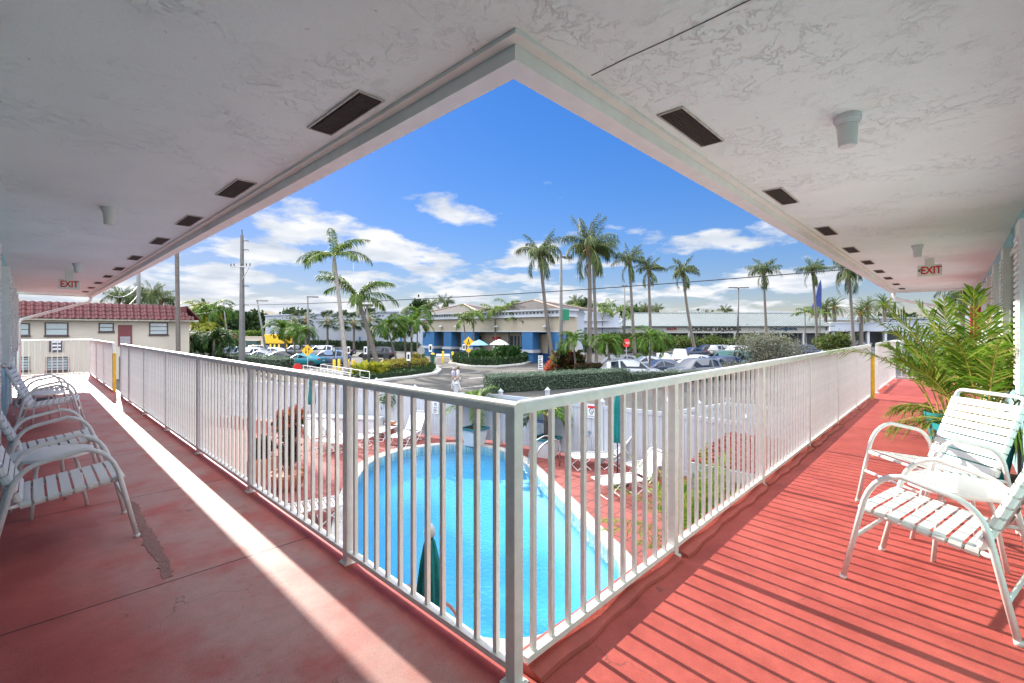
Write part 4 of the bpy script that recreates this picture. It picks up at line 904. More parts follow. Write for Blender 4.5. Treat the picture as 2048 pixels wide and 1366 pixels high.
for i, (a, c) in enumerate([(845, 868), (887, 902), (922, 945), (1043, 1065), (1102, 1119)]):
    y1, y0 = onX(a, 690, XS)[1], onX(c, 690, XS)[1]; o = kid(MB().box(XS+.02, XS+1.3, y0, y1, GZ, 1.11), 'column', BLUEC, t)
    MB().box(XS-.14, XS+1.4, y0-.16, y1+.16, -1.5, -1.12).build('column_band', CORN, o)
for a, c, m_, z1, nm in [(870, 886, BEIGE, 1.0, 'wall_panel'), (903, 921, BEIGE, .9, 'wall_panel'), (949, 960, DARK, .5, 'window'), (1016, 1041, DARK, .55, 'entrance'), (1067, 1101, BLUED, 1.0, 'porch_recess')]:
    y1, y0 = onX(a, 690, XS+2.2)[1], onX(c, 690, XS+2.2)[1]; o = kid(MB().box(XS+2.2, XS+2.39, y0, y1, GZ if nm != 'window' else -1.6, z1), nm, m_, t)
    if nm == 'entrance':
        for j in range(3): MB().box(XS+2.14, XS+2.19, y0+j*(y1-y0)/2-.05, y0+j*(y1-y0)/2+.05, GZ, z1).build('door_frame', CORN, o)
y1, y0 = onX(1075, 690, XS+2)[1], onX(1095, 690, XS+2)[1]; kid(MB().box(XS+2.05, XS+2.15, y0, y1, -1.6, .85), 'wall_panel', BEIGE, t)
y1, y0 = onX(984, 690, XS+2)[1], onX(997, 690, XS+2)[1]; kid(MB().box(XS+2.0, XS+2.38, y0, y1, .0, .42), 'door_sign', mat('store_red', (.5, .03, .04)), t)
kid(MB().box(XS+2.1, XS+2.38, onX(990, 690, XS+2)[1]-.6, onX(990, 690, XS+2)[1]+.6, -2.1, -.9), 'vending_cabinet', WHITE, t)
ROOFB = mat('brown_roof', (.038, .03, .029), .8, .2, 1.5, bump=.4, bscale=8); RIDGE = mat('ridge_tile', (.28, .2, .165), .8)
for y0, y1 in ((46.4, SY1+.2), (SY0-.3, 46.2)):
    x0, x1 = XS-.3, XS+6.4; ym, xm = (y0+y1)/2, XS+3.0; z0, z1 = 3.885, 5.3
    V = [(x0, y0, z0), (x1, y0, z0), (x1, y1, z0), (x0, y1, z0), (xm, ym, z1)]; o = kid(MB().add(V, [(0, 1, 4), (1, 2, 4), (2, 3, 4), (3, 0, 4)]), 'roof', ROOFB, t)
    rm = MB(); [rm.tube([(*V[i][:2], V[i][2]+.05), (xm, ym, z1+.05)], .13, 6) for i in range(4)]; rm.build('ridge', RIDGE, o)
GREENS = mat('store_green', (.005, .17, .08), .5)
kid(MB().box(XS-.4, XS-.1, SY1+.1, SY1+1.8, 2.2, 4.6), 'corner_sign', GREENS, t); kid(MB().box(XS-.3, XS+.7, SY0-.75, SY0-.55, 2.5, 3.8), 'corner_sign', GREENS, t)
for px in (884, 915, 996, 1093):
    p = onX(px, 653, XS); kid(MB().lathe([(.02, .18), (.32, 0), (.34, -.06), (.02, -.04)], 12, org=(XS-.3, p[1], p[2])), 'wall_lamp', CORN, t)
# long white wall behind the parked cars
P1, P2 = np.array([52.0, 73.0]), np.array([41.0, 128.0]); d = (P2-P1)/np.linalg.norm(P2-P1); a = math.atan2(d[1], d[0]); L_ = float(np.linalg.norm(P2-P1))
t = thing('white_hall', 'long plain white windowless hall behind the parked cars', 'building', (*P1, GZ), a)
HALL = mat('hall_white', (.33, .355, .41), .8, .04, .3)
MB().box(-.0, L_, -25, 0, 0, 7.7).box(0, L_, 0, .12, 6.2, 6.35).box(-.1, L_+.1, -25, .25, 7.7, 8.0).build('wall', HALL, t)
mb = MB()
for i in range(16): mb.box(2+i*3.3, 2.3+i*3.3, .0, .05, 6.9, 7.2)
mb.build('vents', DARK, t)
for s in (6.5, 19): MB().box(s, s+.5, .01, .10, 1.4, 2.6).build('blue_panel', BLUEC, t)
# side wing of the store with falling parapet
def img_thing(name, lab, cat, px, depth, group=None, turn=0):
    """a thing standing on the ground below photo column px at a depth; its local x runs to the right of the photograph"""
    p = atd(px, CY, depth); return thing(name, lab, cat, (p[0], p[1], GZ), RTA+turn, group)
def W_(px0, px1, depth): return (px1-px0)/FPX*depth
def H_(py, depth): return zat(py, depth)-GZ
D_ = 84; t = img_thing('white_wing', 'pale wing with a slanting parapet between the store and the strip mall', 'building', 1117, D_)
w = W_(1117, 1238, D_); h0, h1, hb = H_(613, D_), H_(631, D_), H_(668, D_)
MB().add([(0, 0, hb), (w, 0, hb), (w, 0, h1), (0, 0, h0), (0, 20, hb), (w, 20, hb), (w, 20, h1), (0, 20, h0)], [(0, 1, 2, 3), (5, 4, 7, 6), (3, 2, 6, 7), (0, 3, 7, 4), (1, 5, 6, 2), (0, 4, 5, 1)]).build('parapet_wall', HALL, t)
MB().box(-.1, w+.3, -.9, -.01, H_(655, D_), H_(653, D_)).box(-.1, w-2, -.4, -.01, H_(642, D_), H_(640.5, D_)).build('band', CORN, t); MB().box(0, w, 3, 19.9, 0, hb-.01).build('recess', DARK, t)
for i in range(4): MB().box(1+i*3, 1.35+i*3, .3, .65, 0, hb-.01).build('column', CORN, t)
mb = MB(); [mb.box(1.2+i*1.7, 1.45+i*1.7, -.04, -.002, H_(623+i*1.8, D_)-.2, H_(623+i*1.8, D_)) for i in range(6)]; mb.build('vents', DARK, t)
# strip mall
D_ = 100; PX0 = 1226; t = img_thing('strip_mall', 'long low shopping strip with a ribbed pale metal roof and lettered fascia', 'building', PX0, D_)
X = lambda px, d=D_: (px-1024)/FPX*d-(PX0-1024)/FPX*D_
x0, x1, xr0, xr1 = X(1236), X(1658), X(1268, 106), X(1601, 106); ze, zf, zr = H_(652, 99), H_(666, D_), H_(626.5, 106); yr = 6.0
METAL = mat('metal_roof', (.20, .21, .195), .38, .05, .4, metal=.25); RIB = mat('metal_rib', (.14, .17, .17), .5)
o = MB().add([(x0-.6, -1, ze), (x1+.6, -1, ze), (xr1, yr, zr), (xr0, yr, zr), (x1+.6, 2*yr+1, ze), (x0-.6, 2*yr+1, ze)], [(0, 1, 2, 3), (4, 5, 3, 2), (1, 4, 2), (5, 0, 3)]).build('roof', METAL, t)
mb = MB(); n = 74
for i in range(n):
    x = x0-.4+(x1-x0+.8)*(i+.5)/n; f = 1.0
    if x < xr0: f = (x-(x0-.6))/(xr0-(x0-.6))
    if x > xr1: f = ((x1+.6)-x)/((x1+.6)-xr1)
    mb.tube([(x, -1, ze+.03), (x, -1+f*(yr+1), ze+.03+f*(zr-ze))], .075, 4)
mb.tube([(xr0, yr, zr+.05), (xr1, yr, zr+.05)], .12, 6).tube([(xr1, yr, zr+.05), (x1+.6, -1, ze+.05)], .1, 6).tube([(xr0, yr, zr+.05), (x0-.6, -1, ze+.05)], .1, 6).tube([(x0-.6, -1.03, ze-.03), (x1+.6, -1.03, ze-.03)], .11, 6)
mb.build('ribs', RIB, o)
MB().box(x0, x1, 0, .4, zf, ze-.01).box(x1-.4, x1, .4, 2*yr, zf, ze-.01).build('fascia', mat('mall_fascia', (.44, .44, .41), .8, .04, .3), t)
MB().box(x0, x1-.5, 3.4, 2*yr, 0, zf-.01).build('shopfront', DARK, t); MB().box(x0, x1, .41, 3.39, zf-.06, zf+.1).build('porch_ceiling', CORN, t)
for i in range(10): x = x0+.3+i*(x1-x0-1)/9; MB().box(x, x+.35, .02, .38, 0, zf-.001).build('column', CORN, t)
for i in range(24): MB().box(x0+1+i*1.9, x0+1.12+i*1.9, 3.34, 3.39, 0, zf-.1).build('mullion', GREYM, t)
LETB = mat('letter_dark', (.035, .02, .022), .5); LETR = mat('letter_red', (.35, .02, .03), .5); LETN = mat('letter_blue', (.02, .07, .14), .5)
def lett(body, pxa, pxb, py, size, m_, b=.02):
    o = text_mesh('lettering', body, size, m_, t, ((X(pxa)+X(pxb))/2, -.08, H_(py, D_)), (R(90), 0, 0), .06, 'CENTER', 1, b)
    xs = [v.co.x for v in o.data.vertices]; o.scale = ((X(pxb)-X(pxa))/(max(xs)-min(xs)), 1, 1)
lett('LOUNGE LIQUORS', 1377, 1481, 658.6, 1.15, LETB); lett('SALON', 1334, 1353, 658, .85, LETR); lett('EdwardJones', 1541, 1593, 657.5, 1.0, LETN, .03)
t2 = t; text_mesh('lettering', '3', 1.0, LETB, t, (X(1652.5), -.08, H_(657.5, D_)), (R(90), 0, 0), .05, 'CENTER', 1, .02)
# flat white canopy and low buildings at the right
D_ = 112; t = img_thing('flat_canopy', 'long flat white canopy on columns right of the strip mall', 'canopy', 1660, D_); w = W_(1660, 1850, D_)
MB().box(0, w, 0, 6, H_(662, D_), H_(645.5, D_)).box(-.05, w, -.12, -.001, H_(647, D_), H_(644.5, D_)).build('roof', HALL, t)
for i in range(6): MB().box(1+i*4.2, 1.6+i*4.2, .5, 1.1, 0, H_(662, D_)-.01).build('column', CORN, t)
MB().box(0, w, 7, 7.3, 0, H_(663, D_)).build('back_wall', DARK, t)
for lab, px, pxe, py, D_ in [('low cream building with a shallow pale roof under the date palms', 1668, 1735, 632, 150), ('low white building with dark window bands behind the rightmost date palms', 1722, 1860, 629, 155), ('flat roofed pale building with a railing on its roof, behind the strip mall', 1356, 1412, 621, 180)]:
    t = img_thing('low_building', lab, 'building', px, D_); w = W_(px, pxe, D_); h = H_(py, D_)
    MB().box(0, w, 0, 12, 0, h-1.4).build('wall', CREAM if 'cream' in lab else HALL, t)
    if 'railing' in lab:
        MB().box(-.3, w+.3, -.3, 12, h-1.4, h-1.1).build('roof', CORN, t); mb = MB().box(0, w, 0, .15, h-.3, h-.1); [mb.box(i*w/20, i*w/20+.15, 0, .14, h-1.09, h-.3) for i in range(20)]; mb.build('roof_railing', CORN, t)
    else: MB().add([(-.6, -.6, h-1.4), (w+.6, -.6, h-1.4), (w+.6, 12.6, h-1.4), (-.6, 12.6, h-1.4), (w*.35, 6, h), (w*.65, 6, h)], [(0, 1, 5, 4), (1, 2, 5), (2, 3, 4, 5), (3, 0, 4)]).build('roof', METAL, t)
    for i in range(max(2, int(w/4))): MB().box(.8+i*4, 3.2+i*4, -.05, -.002, h-4.2, h-2.4).build('window', DARK, t)
# blue furled sail shape behind the strip mall
D_ = 121; t = img_thing('blue_sail', 'tall dark blue pointed sail behind the right end of the strip mall', 'sail', 1632, D_)
u = D_/FPX; MB().add([(-1.3, 0, H_(618, D_)), (1.45, 0, H_(618, D_)), (1.5, 0, H_(572, D_)), (1.25, 0, H_(559, D_)), (.6, 0, H_(572, D_)), (-.1, 0, H_(595, D_))]+[(x, .25, z) for x, z in ((-1.3, H_(618, D_)), (1.45, H_(618, D_)), (1.5, H_(572, D_)), (1.25, H_(559, D_)), (.6, H_(572, D_)), (-.1, H_(595, D_)))], [(0, 1, 2, 3, 4, 5), (11, 10, 9, 8, 7, 6)]+[(i, 6+i, 6+(i+1) % 6, (i+1) % 6) for i in range(6)]).build('cloth', mat('sail_blue', (.01, .025, .13), .7, .3, 1), t)
MB().tube([(1.35, .12, 0), (1.35, .12, H_(562, D_))], .09, 8).build('mast', GREYM, t)
# service yard at the left: yellow container, green cabinet, low wall
D_ = 92; t = img_thing('yellow_container', 'yellow ribbed container on a dark base beside the white hall', 'container', 527, D_); w = W_(527, 572, D_)
mb = MB().box(0, w, 0, 2.6, H_(687, D_), H_(669, D_)); [mb.box(.15+i*.3, .28+i*.3, -.05, -.001, H_(686, D_), H_(670, D_)) for i in range(14)]; mb.build('box', YELLOW, t); MB().box(.05, w-.05, .05, 2.55, 0, H_(687, D_)-.01).build('base', DARK, t)
D_ = 88; t = img_thing('green_cabinet', 'dark green electrical cabinet by the low beige wall', 'cabinet', 491, D_); MB().box(0, 2.1, 0, 1.5, 0, H_(683, D_)).box(-.05, 2.15, -.05, 1.55, H_(683, D_)+.002, H_(682, D_)+.06).build('case', mat('cabinet_green', (.02, .06, .055), .5), t); MB().box(.95, 1.02, -.02, -.002, .2, 1.5).build('door_gap', DARK, t)
D_ = 96; t = img_thing('yard_wall', 'low beige wall round the service yard left of the yellow container', 'wall', 488, D_); MB().box(0, W_(488, 530, D_), 0, .3, 0, H_(675, D_)).box(-.05, W_(488, 530, D_)+.05, -.06, .36, H_(675, D_)+.002, H_(674, D_)+.1).build('wall_block', CREAM, t)
# ------------------------------------------------------------------ vegetation
HEDG = leafmat('hedge_silver', [(.06, .10, .065), (.10, .15, .10), (.17, .22, .16), (.045, .075, .045)], .2); HEDD = leafmat('hedge_dark', [(.015, .045, .012), (.03, .075, .02), (.05, .10, .025)], .2)
HEDY = leafmat('hedge_yellow', [(.30, .27, .03), (.42, .36, .06), (.16, .17, .03), (.38, .24, .07)], .3); HEDL = leafmat('hedge_lime', [(.06, .13, .02), (.12, .20, .03), (.20, .27, .04)], .3)
BUTT = leafmat('silver_leaf', [(.13, .15, .11), (.20, .21, .15), (.28, .27, .20), (.08, .10, .07)], .25); SEAG = leafmat('seagrape_leaf', [(.04, .09, .02), (.08, .15, .03), (.20, .24, .05), (.03, .06, .015), (.14, .12, .04)], .3)
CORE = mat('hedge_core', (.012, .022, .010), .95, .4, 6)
def hedge(lab, poly, h, m_, n, size=.09, name='hedge', z0=0, group='clipped hedges', cat='hedge'):
    """clipped hedge on a ground polygon; leaves over its top and sides"""
    poly = np.array(poly, float); c = poly.mean(0); t = thing(name, lab, cat, (*c, GZ), 0, group); q = poly-c; k = len(q)
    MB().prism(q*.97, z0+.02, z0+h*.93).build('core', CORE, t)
    P = []; per = [np.linalg.norm(q[(i+1) % k]-q[i]) for i in range(k)]; area = .5*abs(np.sum(q[:, 0]*np.roll(q[:, 1], -1)-q[:, 1]*np.roll(q[:, 0], -1))); tot = sum(per)*h+area
    for i in range(k):
        m = int(n*per[i]*h/tot)+1; s = rng.uniform(0, 1, m)[:, None]; zz = z0+h*rng.uniform(.02, 1, m)
        pp = q[i]*(1-s)+q[(i+1) % k]*s; P.append(np.c_[pp, zz])
    m = int(n*area/tot)+1; tri = rng.integers(0, k, m); r1 = np.sqrt(rng.uniform(0, 1, m))[:, None]; r2 = rng.uniform(0, 1, m)[:, None]
    pp = (q[tri]*(1-r2)+q[(tri+1) % k]*r2)*r1; P.append(np.c_[pp, np.full(m, z0+h)])
    P = np.concatenate(P); lump = np.sin(P[:, 0]*2.1+1)*np.cos(P[:, 1]*1.7)*.5+np.sin(P[:, 0]*5.3+P[:, 1]*4.1)*.3; P += rng.normal(0, .05+.03*h, P.shape)*(rng.uniform(0, 1, (len(P), 1))**.7); P[:, 2] += lump*.07*(P[:, 2] > z0+h*.5)
    leaves(P, size, up=.35, aspect=1.8).build('foliage', m_, t); return t
def band(a, c, w):
    a, c = np.array(a, float)[:2], np.array(c, float)[:2]; d = (c-a)/np.linalg.norm(c-a); q = np.array([-d[1], d[0]])*w; return [a, c, c+q, a+q]
hedge('long clipped silver-green hedge across the road, right of centre', band(at(985, 787), at(1262, 769), 1.5), 1.05, HEDG, 15000, .10)
hedge('clipped silver-green hedge right of the long one, in front of the parked cars', band(at(1262, 771), at(1600, 752), 1.3), .85, HEDG, 7000, .10)
hedge('clipped silver-green hedge by the grey utility pole on the left', band(at(592, 744), at(405, 724), 1.8), 1.35, HEDG, 12000, .12)
isl = [at(*p)[:2] for p in [(690, 768), (760, 762), (820, 755), (868, 748), (876, 741), (868, 735), (820, 735), (760, 741), (712, 750)]]
structure(MB().prism(offset_poly(np.array(isl), .35), GZ, GZ+.15), 'kerb_island', CONC)
hedge('low dark green planting along the kerb of the road island', offset_poly(np.array(isl), -.25), .35, HEDD, 7000, .16, 'island_planting', .15, cat='planting', group='planted beds by the road')
yl = [at(*p)[:2] for p in [(744, 757), (800, 750), (850, 743), (856, 737), (820, 737), (770, 742)]]
hedge('yellow variegated hedge on top of the road island', yl, .62, HEDY, 5500, .17, 'yellow_hedge', .40)
bed = [at(*p)[:2] for p in [(905, 727), (940, 733), (990, 734), (1040, 729), (1062, 723), (1040, 718), (980, 717), (915, 719)]]
structure(MB().prism(offset_poly(np.array(bed), .5), GZ, GZ+.15), 'kerb_store_bed', CONC)
hedge('dark green planting in the kerbed bed before the store', bed, .7, HEDD, 7000, .26, 'store_planting', .15, cat='planting', group='planted beds by the road')
n0 = np.array([P1[0]-1.5, P1[1]]); n1 = np.array([P2[0]-1.5, P2[1]])
hedge('dark hedge along the foot of the white hall', [n0, n1, n1+[-1.4, -.3], n0+[-1.4, -.3]], 1.5, HEDD, 6000, .4)
D_ = 105; hedge('clipped lime green hedge behind the stop sign at the left', [atd(px, CY, d_)[:2] for px, d_ in ((449, 104), (492, 104), (492, 108), (449, 108))], H_(672, D_), HEDL, 5000, .35)
D_ = 125; hedge('tall lime green hedge row in front of the distant dark trees', [atd(px, CY, d_)[:2] for px, d_ in ((445, 125), (527, 125), (527, 129), (445, 129))], H_(664.5, D_), HEDL, 5000, .45)
hedge('square clipped yellow-green hedge between the parked cars', [atd(px, CY, d_)[:2] for px, d_ in ((1268, 47), (1293, 47), (1293, 50), (1268, 50))], 1.25, HEDL, 2200, .14)
hedge('reddish brown low hedge beside the white car at the right', [atd(px, CY, d_)[:2] for px, d_ in ((1150, 38.6), (1202, 38.6), (1202, 40.4), (1150, 40.4))], 1.1, CRL, 3000, .16)
def shrub(lab, px, py_base, pxr, py_top, m_, n, size, name='shrub', depth=None, clumps=26, seed=1, trunks=3, group='shrubs in the car park', flat=1.0):
    global rng
    rng = np.random.default_rng(seed); D_ = depth or depth_of(at(px, py_base)); t = img_thing(name, lab, 'shrub', px, D_, group)
    rx = pxr/FPX*D_; H = H_(py_top, D_)*.86; P = []
    stem = MB()
    for i in range(clumps):
        u = rng.normal(size=3); u /= np.linalg.norm(u); r = rng.uniform(.35, .95); c = np.array([u[0]*rx*r, u[1]*rx*r*.9, H*.55+u[2]*H*.42*r])
        if i % max(1, clumps//(trunks*3)) == 0: stem.tube([(rng.normal(0, rx*.1), rng.normal(0, rx*.1), 0), c*[.4, .4, .55], c], [.03*H, .02*H, .008*H], 5)
        P.append(c+rng.normal(0, 1, (n//clumps, 3))*np.array([rx*.24, rx*.24, H*.11*flat]))
    P = np.concatenate(P); P[:, 2] = np.maximum(P[:, 2], .08*H)
    stem.build('stems', HUSK, t); leaves(P, size, up=.35, aspect=1.7).build('foliage', m_, t); return t
shrub('big airy silver-grey shrub in front of the parked cars at the right', 1535, 748, 62, 652, BUTT, 9000, .17, depth=45, clumps=44, seed=3, trunks=5)
shrub('low silver-grey shrub at the foot of the big airy one, by the railing', 1452, 757, 42, 716, BUTT, 5000, .15, depth=40, clumps=24, seed=4)
shrub('small silver-grey shrub right of the big airy one', 1590, 757, 30, 712, BUTT, 3000, .15, depth=43, clumps=18, seed=14)
shrub('round sunlit green bush before the flat canopy at the right', 1672, 712, 36, 661, SEAG, 6000, .34, depth=80, clumps=26, seed=5)
shrub('broad green bush beneath the strip mall lettering', 1432, 704, 28, 669, SEAG, 4600, .36, depth=92, seed=6)
shrub('yellowish green bush left of the big airy shrub, against the strip mall', 1492, 704, 34, 668, SEAG, 5200, .36, depth=90, seed=7)
shrub('dark leafy bush in shade under the red salon letters', 1366, 704, 27, 668, SEAG, 4600, .36, depth=90, seed=8)
shrub('leafy bush left of the stop sign in the right car park', 1222, 706, 32, 660, SEAG, 5200, .36, depth=82, seed=9)
shrub('dense bush behind the stop sign in the right car park', 1275, 706, 28, 664, SEAG, 5200, .36, depth=84, seed=10)
shrub('sunlit bush right of the middle bushy palm in the car park', 1322, 708, 26, 667, SEAG, 4600, .36, depth=80, seed=13)
shrub('leafy bush right of the strip mall name letters', 1556, 704, 20, 669, SEAG, 3200, .34, depth=90, seed=15)
shrub('flowering dark shrub at the corner of the store', 833, 728, 14, 704, HEDY, 1600, .22, depth=57, seed=16)
shrub('spiky green clump on the left of the bed before the store', 963, 730, 16, 703, G_ADON2, 2600, .7, depth=54, seed=17, group='planted clumps before the store')
shrub('broader spiky green clump on the right of the bed before the store', 1012, 729, 24, 697, G_ADON2, 3600, .8, depth=56, seed=18, group='planted clumps before the store')
shrub('purple-brown spiky clump at the foot of the tall lamp post', 1137, 756, 26, 702, CRL, 3000, .62, depth=41.5, seed=19, group='planted clumps before the store')
shrub('orange croton clump left of the tall lamp post', 1108, 752, 13, 722, CRT, 1500, .4, depth=43, seed=20, group='planted clumps before the store')
shrub('yellow-leaved arching clump on the near tip of the road island', 740, 768, 26, 727, G_YEL, 2600, .55, depth=39, seed=23)
def tree(lab, px, depth, pxr, py_top, m_, seed, n=6000, size=.9, group='trees on the horizon', trunk=.35):
    global rng
    rng = np.random.default_rng(seed); t = img_thing('tree', lab, 'tree', px, depth, group); rx = pxr/FPX*depth; H = H_(py_top, depth); P = []; lm = MB()
    lm.tube([(0, 0, 0), (.2, 0, H*.3), (0, .2, H*.55)], [trunk, trunk*.8, trunk*.5], 8)
    for i in range(46):
        u = rng.normal(size=3); u /= np.linalg.norm(u); r = rng.uniform(.4, 1); c = np.array([u[0]*rx*r, u[1]*rx*r*.7, H*.62+u[2]*H*.36*r]); P.append(c+rng.normal(0, 1, (n//46, 3))*np.array([rx*.16, rx*.16, H*.06]))
        if i % 6 == 0: lm.tube([(0, .1, H*.4), c*[.5, .5, .85], c], [trunk*.5, trunk*.3, .05], 5)
    lm.build('trunk', BARK, t, True); leaves(np.concatenate(P), size, up=.3, aspect=1.5).build('crown', m_, t); return t
G_TREE = leafmat('tree_leaf', [(.02, .045, .015), (.035, .07, .02), (.06, .10, .03)], .2)
for i, (px, dpt, r_, pt, lab) in enumerate([(458, 170, 26, 620, 'dark tree at the left of the distant row behind the lime hedge'), (492, 165, 24, 628, 'dark round tree in the middle of the distant row behind the lime hedge'), (515, 175, 20, 624, 'dark tree at the right of the distant row beside the white hall'), (585, 190, 22, 618, 'dark tree showing above the roof of the white hall'), (425, 150, 24, 612, 'tall dark tree behind the yellow palms by the cream motel'), (1165, 170, 20, 600, 'dark tree above the slanting parapet'), (1268, 190, 26, 613, 'dark tree behind the left end of the metal roof'), (1395, 220, 30, 620, 'dark tree line behind the middle of the metal roof'), (1790, 160, 40, 628, 'dark tree behind the canopy at the far right'), (840, 180, 22, 600, 'dark tree behind the left corner of the store')]):
    tree(lab, px, dpt, r_, pt, G_TREE, 100+i, 3600, 1.3)
# ------------------------------------------------------------------ palms
def palm_at(lab, bpx, depth, tpx, tpy, kind, r0, r1, sc, dtop=0, **kw):
    b = atd(bpx, CY, depth); b[2] = GZ; p = atd(tpx, tpy-(9 if kw.get('group') == GC else 0), depth+dtop)
    rng_seed = int(bpx*7+tpy); global rng; rng = np.random.default_rng(rng_seed)
    return palm(lab, b, p, kind, r0, r1, sc, **kw)
GC = 'tall wind-blown coconut palms'; GA = 'short bushy palms'
palm_at('bare straight palm trunk rising past the gutter at the left, crown out of sight', 357, 40, 351, 330, 'coco', .18, .14, .9, group='tall palms at the left')
palm_at('tall feathery palm left of centre with a leaning grey trunk', 694, 39.7, 668, 515, 'king', .22, .13, 1.0, bark=BARKP, group='tall palms at the left')
palm_at('lower spreading palm just right of the tall feathery one, with drooping golden fronds', 757, 46, 716, 598, 'king', .26, .2, 1.28, group='tall palms at the left')
palm_at('coconut palm leftmost of the wind-blown row, left of the tall lamp post', 1106, 55, 1080, 515, 'coco', .27, .17, 1.12, bow=-.03, group=GC)
palm_at('coconut palm with the highest crown, just right of the tall lamp post', 1177, 39.7, 1178, 502, 'coco', .24, .15, 1.0, bow=.015, group=GC)
palm_at('coconut palm with a slim trunk, standing close behind the highest one', 1193, 47, 1186, 508, 'coco', .2, .14, .95, group=GC)
palm_at('coconut palm with a windswept dropped frond, left of a pair right of centre', 1270, 68, 1259, 532, 'coco', .27, .17, 1.02, bow=-.01, group=GC)
palm_at('smaller coconut palm on the right of the pair right of centre', 1302, 69, 1297, 548, 'coco', .26, .17, .88, group=GC)
palm_at('coconut palm with a strongly curved trunk before the lounge lettering', 1392, 72, 1366, 552, 'coco', .27, .17, .98, bow=-.05, group=GC)
palm_at('coconut palm with a straight trunk above the middle of the metal roof', 1535, 84, 1527, 552, 'coco', .28, .18, 1.12, bow=-.01, group=GC)
palm_at('coconut palm in front of the blue sail', 1636, 86, 1625, 550, 'coco', .28, .18, 1.08, group=GC)
palm_at('rightmost tall coconut palm, beside the ceiling edge', 1708, 76, 1698, 556, 'coco', .28, .18, 1.22, group=GC)
palm_at('bushy short palm partly hiding the tall lamp post', 1153, 39.7, 1146, 684, 'adon', .10, .07, .95, group=GA)
palm_at('bushy short palm left of the stop sign, in front of the white SUV', 1225, 36.5, 1214, 688, 'adon', .10, .07, .92, group=GA)
palm_at('bushy short palm with the broadest crown, over the white SUV', 1297, 36.5, 1302, 680, 'adon', .10, .07, 1.08, group=GA)
palm_at('slanting short palm on the left of the road island', 797, 49, 774, 656, 'adon', .12, .08, 1.35, group=GA)
palm_at('short palm with the fullest crown at the right of the road island', 822, 52.5, 824, 652, 'adon', .14, .1, 1.45, group=GA)
palm_at('short palm leaning left behind the fullest one on the road island', 812, 55, 808, 646, 'adon', .12, .09, 1.3, group=GA)
palm_at('slim short palm rising behind the road island beside the store corner', 835, 66, 834, 628, 'adon', .12, .09, 1.4, group=GA)
for i, (bx, tx, ty, dp, sc, k, lab) in enumerate([(384, 384, 684, 50, 1.25, 'adon2', 'dark short palm leftmost of the clump by the cream motel'), (408, 406, 686, 52, 1.2, 'adon2', 'dark short palm second in the clump by the cream motel'), (424, 428, 680, 50, 1.25, 'adon2', 'dark short palm third in the clump by the cream motel'), (440, 446, 686, 51, 1.3, 'adon2', 'dark short palm rightmost of the clump, by the stop sign'),
    (396, 398, 632, 72, 1.9, 'yellow', 'sunlit yellow-green palm directly right of the red tiled roof'), (420, 420, 628, 70, 2.0, 'adon', 'sunlit tall bushy palm left of the small lamp post'), (404, 404, 660, 66, 1.5, 'yellow', 'low yellow palm under the edge of the red tiled roof'),
    (575, 566, 660, 64, 1.5, 'adon', 'short palm in front of the yellow container'), (590, 588, 662, 68, 1.5, 'adon', 'short palm with a golden crown right of the yellow container'), (612, 598, 668, 60, 1.35, 'adon', 'short palm leaning left over the parked cars beside the lamp post')]):
    palm_at(lab, bx, dp, tx, ty, k, .12, .085, sc, group='short palms along the left car park')
for i, (bx, tx, ty, dp, sc, lab) in enumerate([(935, 927, 640, 60, 1.25, 'slim palm leftmost before the store, leaning left'), (948, 947, 628, 61, 1.45, 'slim palm second before the store'), (991, 990, 622, 62, 1.6, 'slim palm in the middle of the store front, with an upright crown'), (1020, 1016, 614, 62, 1.5, 'slim tall palm right of the middle of the store front'), (1033, 1036, 642, 60, 1.25, 'slim low palm rightmost before the store'), (1138, 1138, 618, 88, 1.9, 'slim palm left before the slanting parapet'), (1146, 1146, 644, 80, 1.5, 'slim low palm before the slanting parapet'), (1205, 1205, 622, 84, 1.7, 'slim palm before the right end of the slanting parapet'), (1215, 1214, 616, 86, 1.7, 'tallest slim palm before the right end of the slanting parapet'), (1247, 1246, 622, 90, 2.0, 'slim palm at the left end of the metal roof'), (1611, 1610, 625, 94, 1.7, 'slim palm at the right hip of the metal roof'), (1640, 1640, 628, 98, 1.8, 'slim palm right of the blue sail')]):
    palm_at(lab, bx, dp, tx, ty, 'slim', .11, .07, sc, group='slim palms before the shops')
_, sab = palm_at('round-headed palm leftmost before the white hall', 588, 104, 588, 640, 'sabal', .24, .2, 1.9, group='round-headed palms before the white hall')
for px, dp, py, lab in [(612, 102, 637, 'round-headed palm second from the left before the white hall'), (655, 100, 641, 'round-headed palm left of the tall feathery palm trunk, before the white hall'), (684, 97, 643, 'round-headed palm behind the tall feathery palm trunk, before the white hall'), (708, 95, 644, 'round-headed palm between the two feathery palm trunks'), (738, 92, 638, 'rightmost round-headed palm before the white hall')]:
    palm_at(lab, px, dp, px, py, 'sabal', .24, .2, 1.9, crownobj=sab, group='round-headed palms before the white hall')
_, dat = palm_at('date palm leftmost of the stout group, right of the blue sail', 1651, 124, 1651, 617, 'date', .5, .42, 1.25, group='stout date palms behind the canopy')
for px, dp, py, lab in [(1669, 122, 614, 'date palm second of the stout group behind the canopy'), (1722, 112, 624, 'date palm right of the rightmost coconut trunk, the lowest of the stout group'), (1735, 126, 612, 'date palm standing behind the lowest of the stout group'), (1769, 118, 609, 'rightmost stout date palm, next to the ceiling edge')]:
    palm_at(lab, px, dp, px, py, 'date', .5, .42, 1.25, crownobj=dat, group='stout date palms behind the canopy')
_, far = palm_at('distant palm left of the left brown roof', 889, 140, 889, 606, 'coco', .3, .2, 1.2, group='distant palms over the roofs')
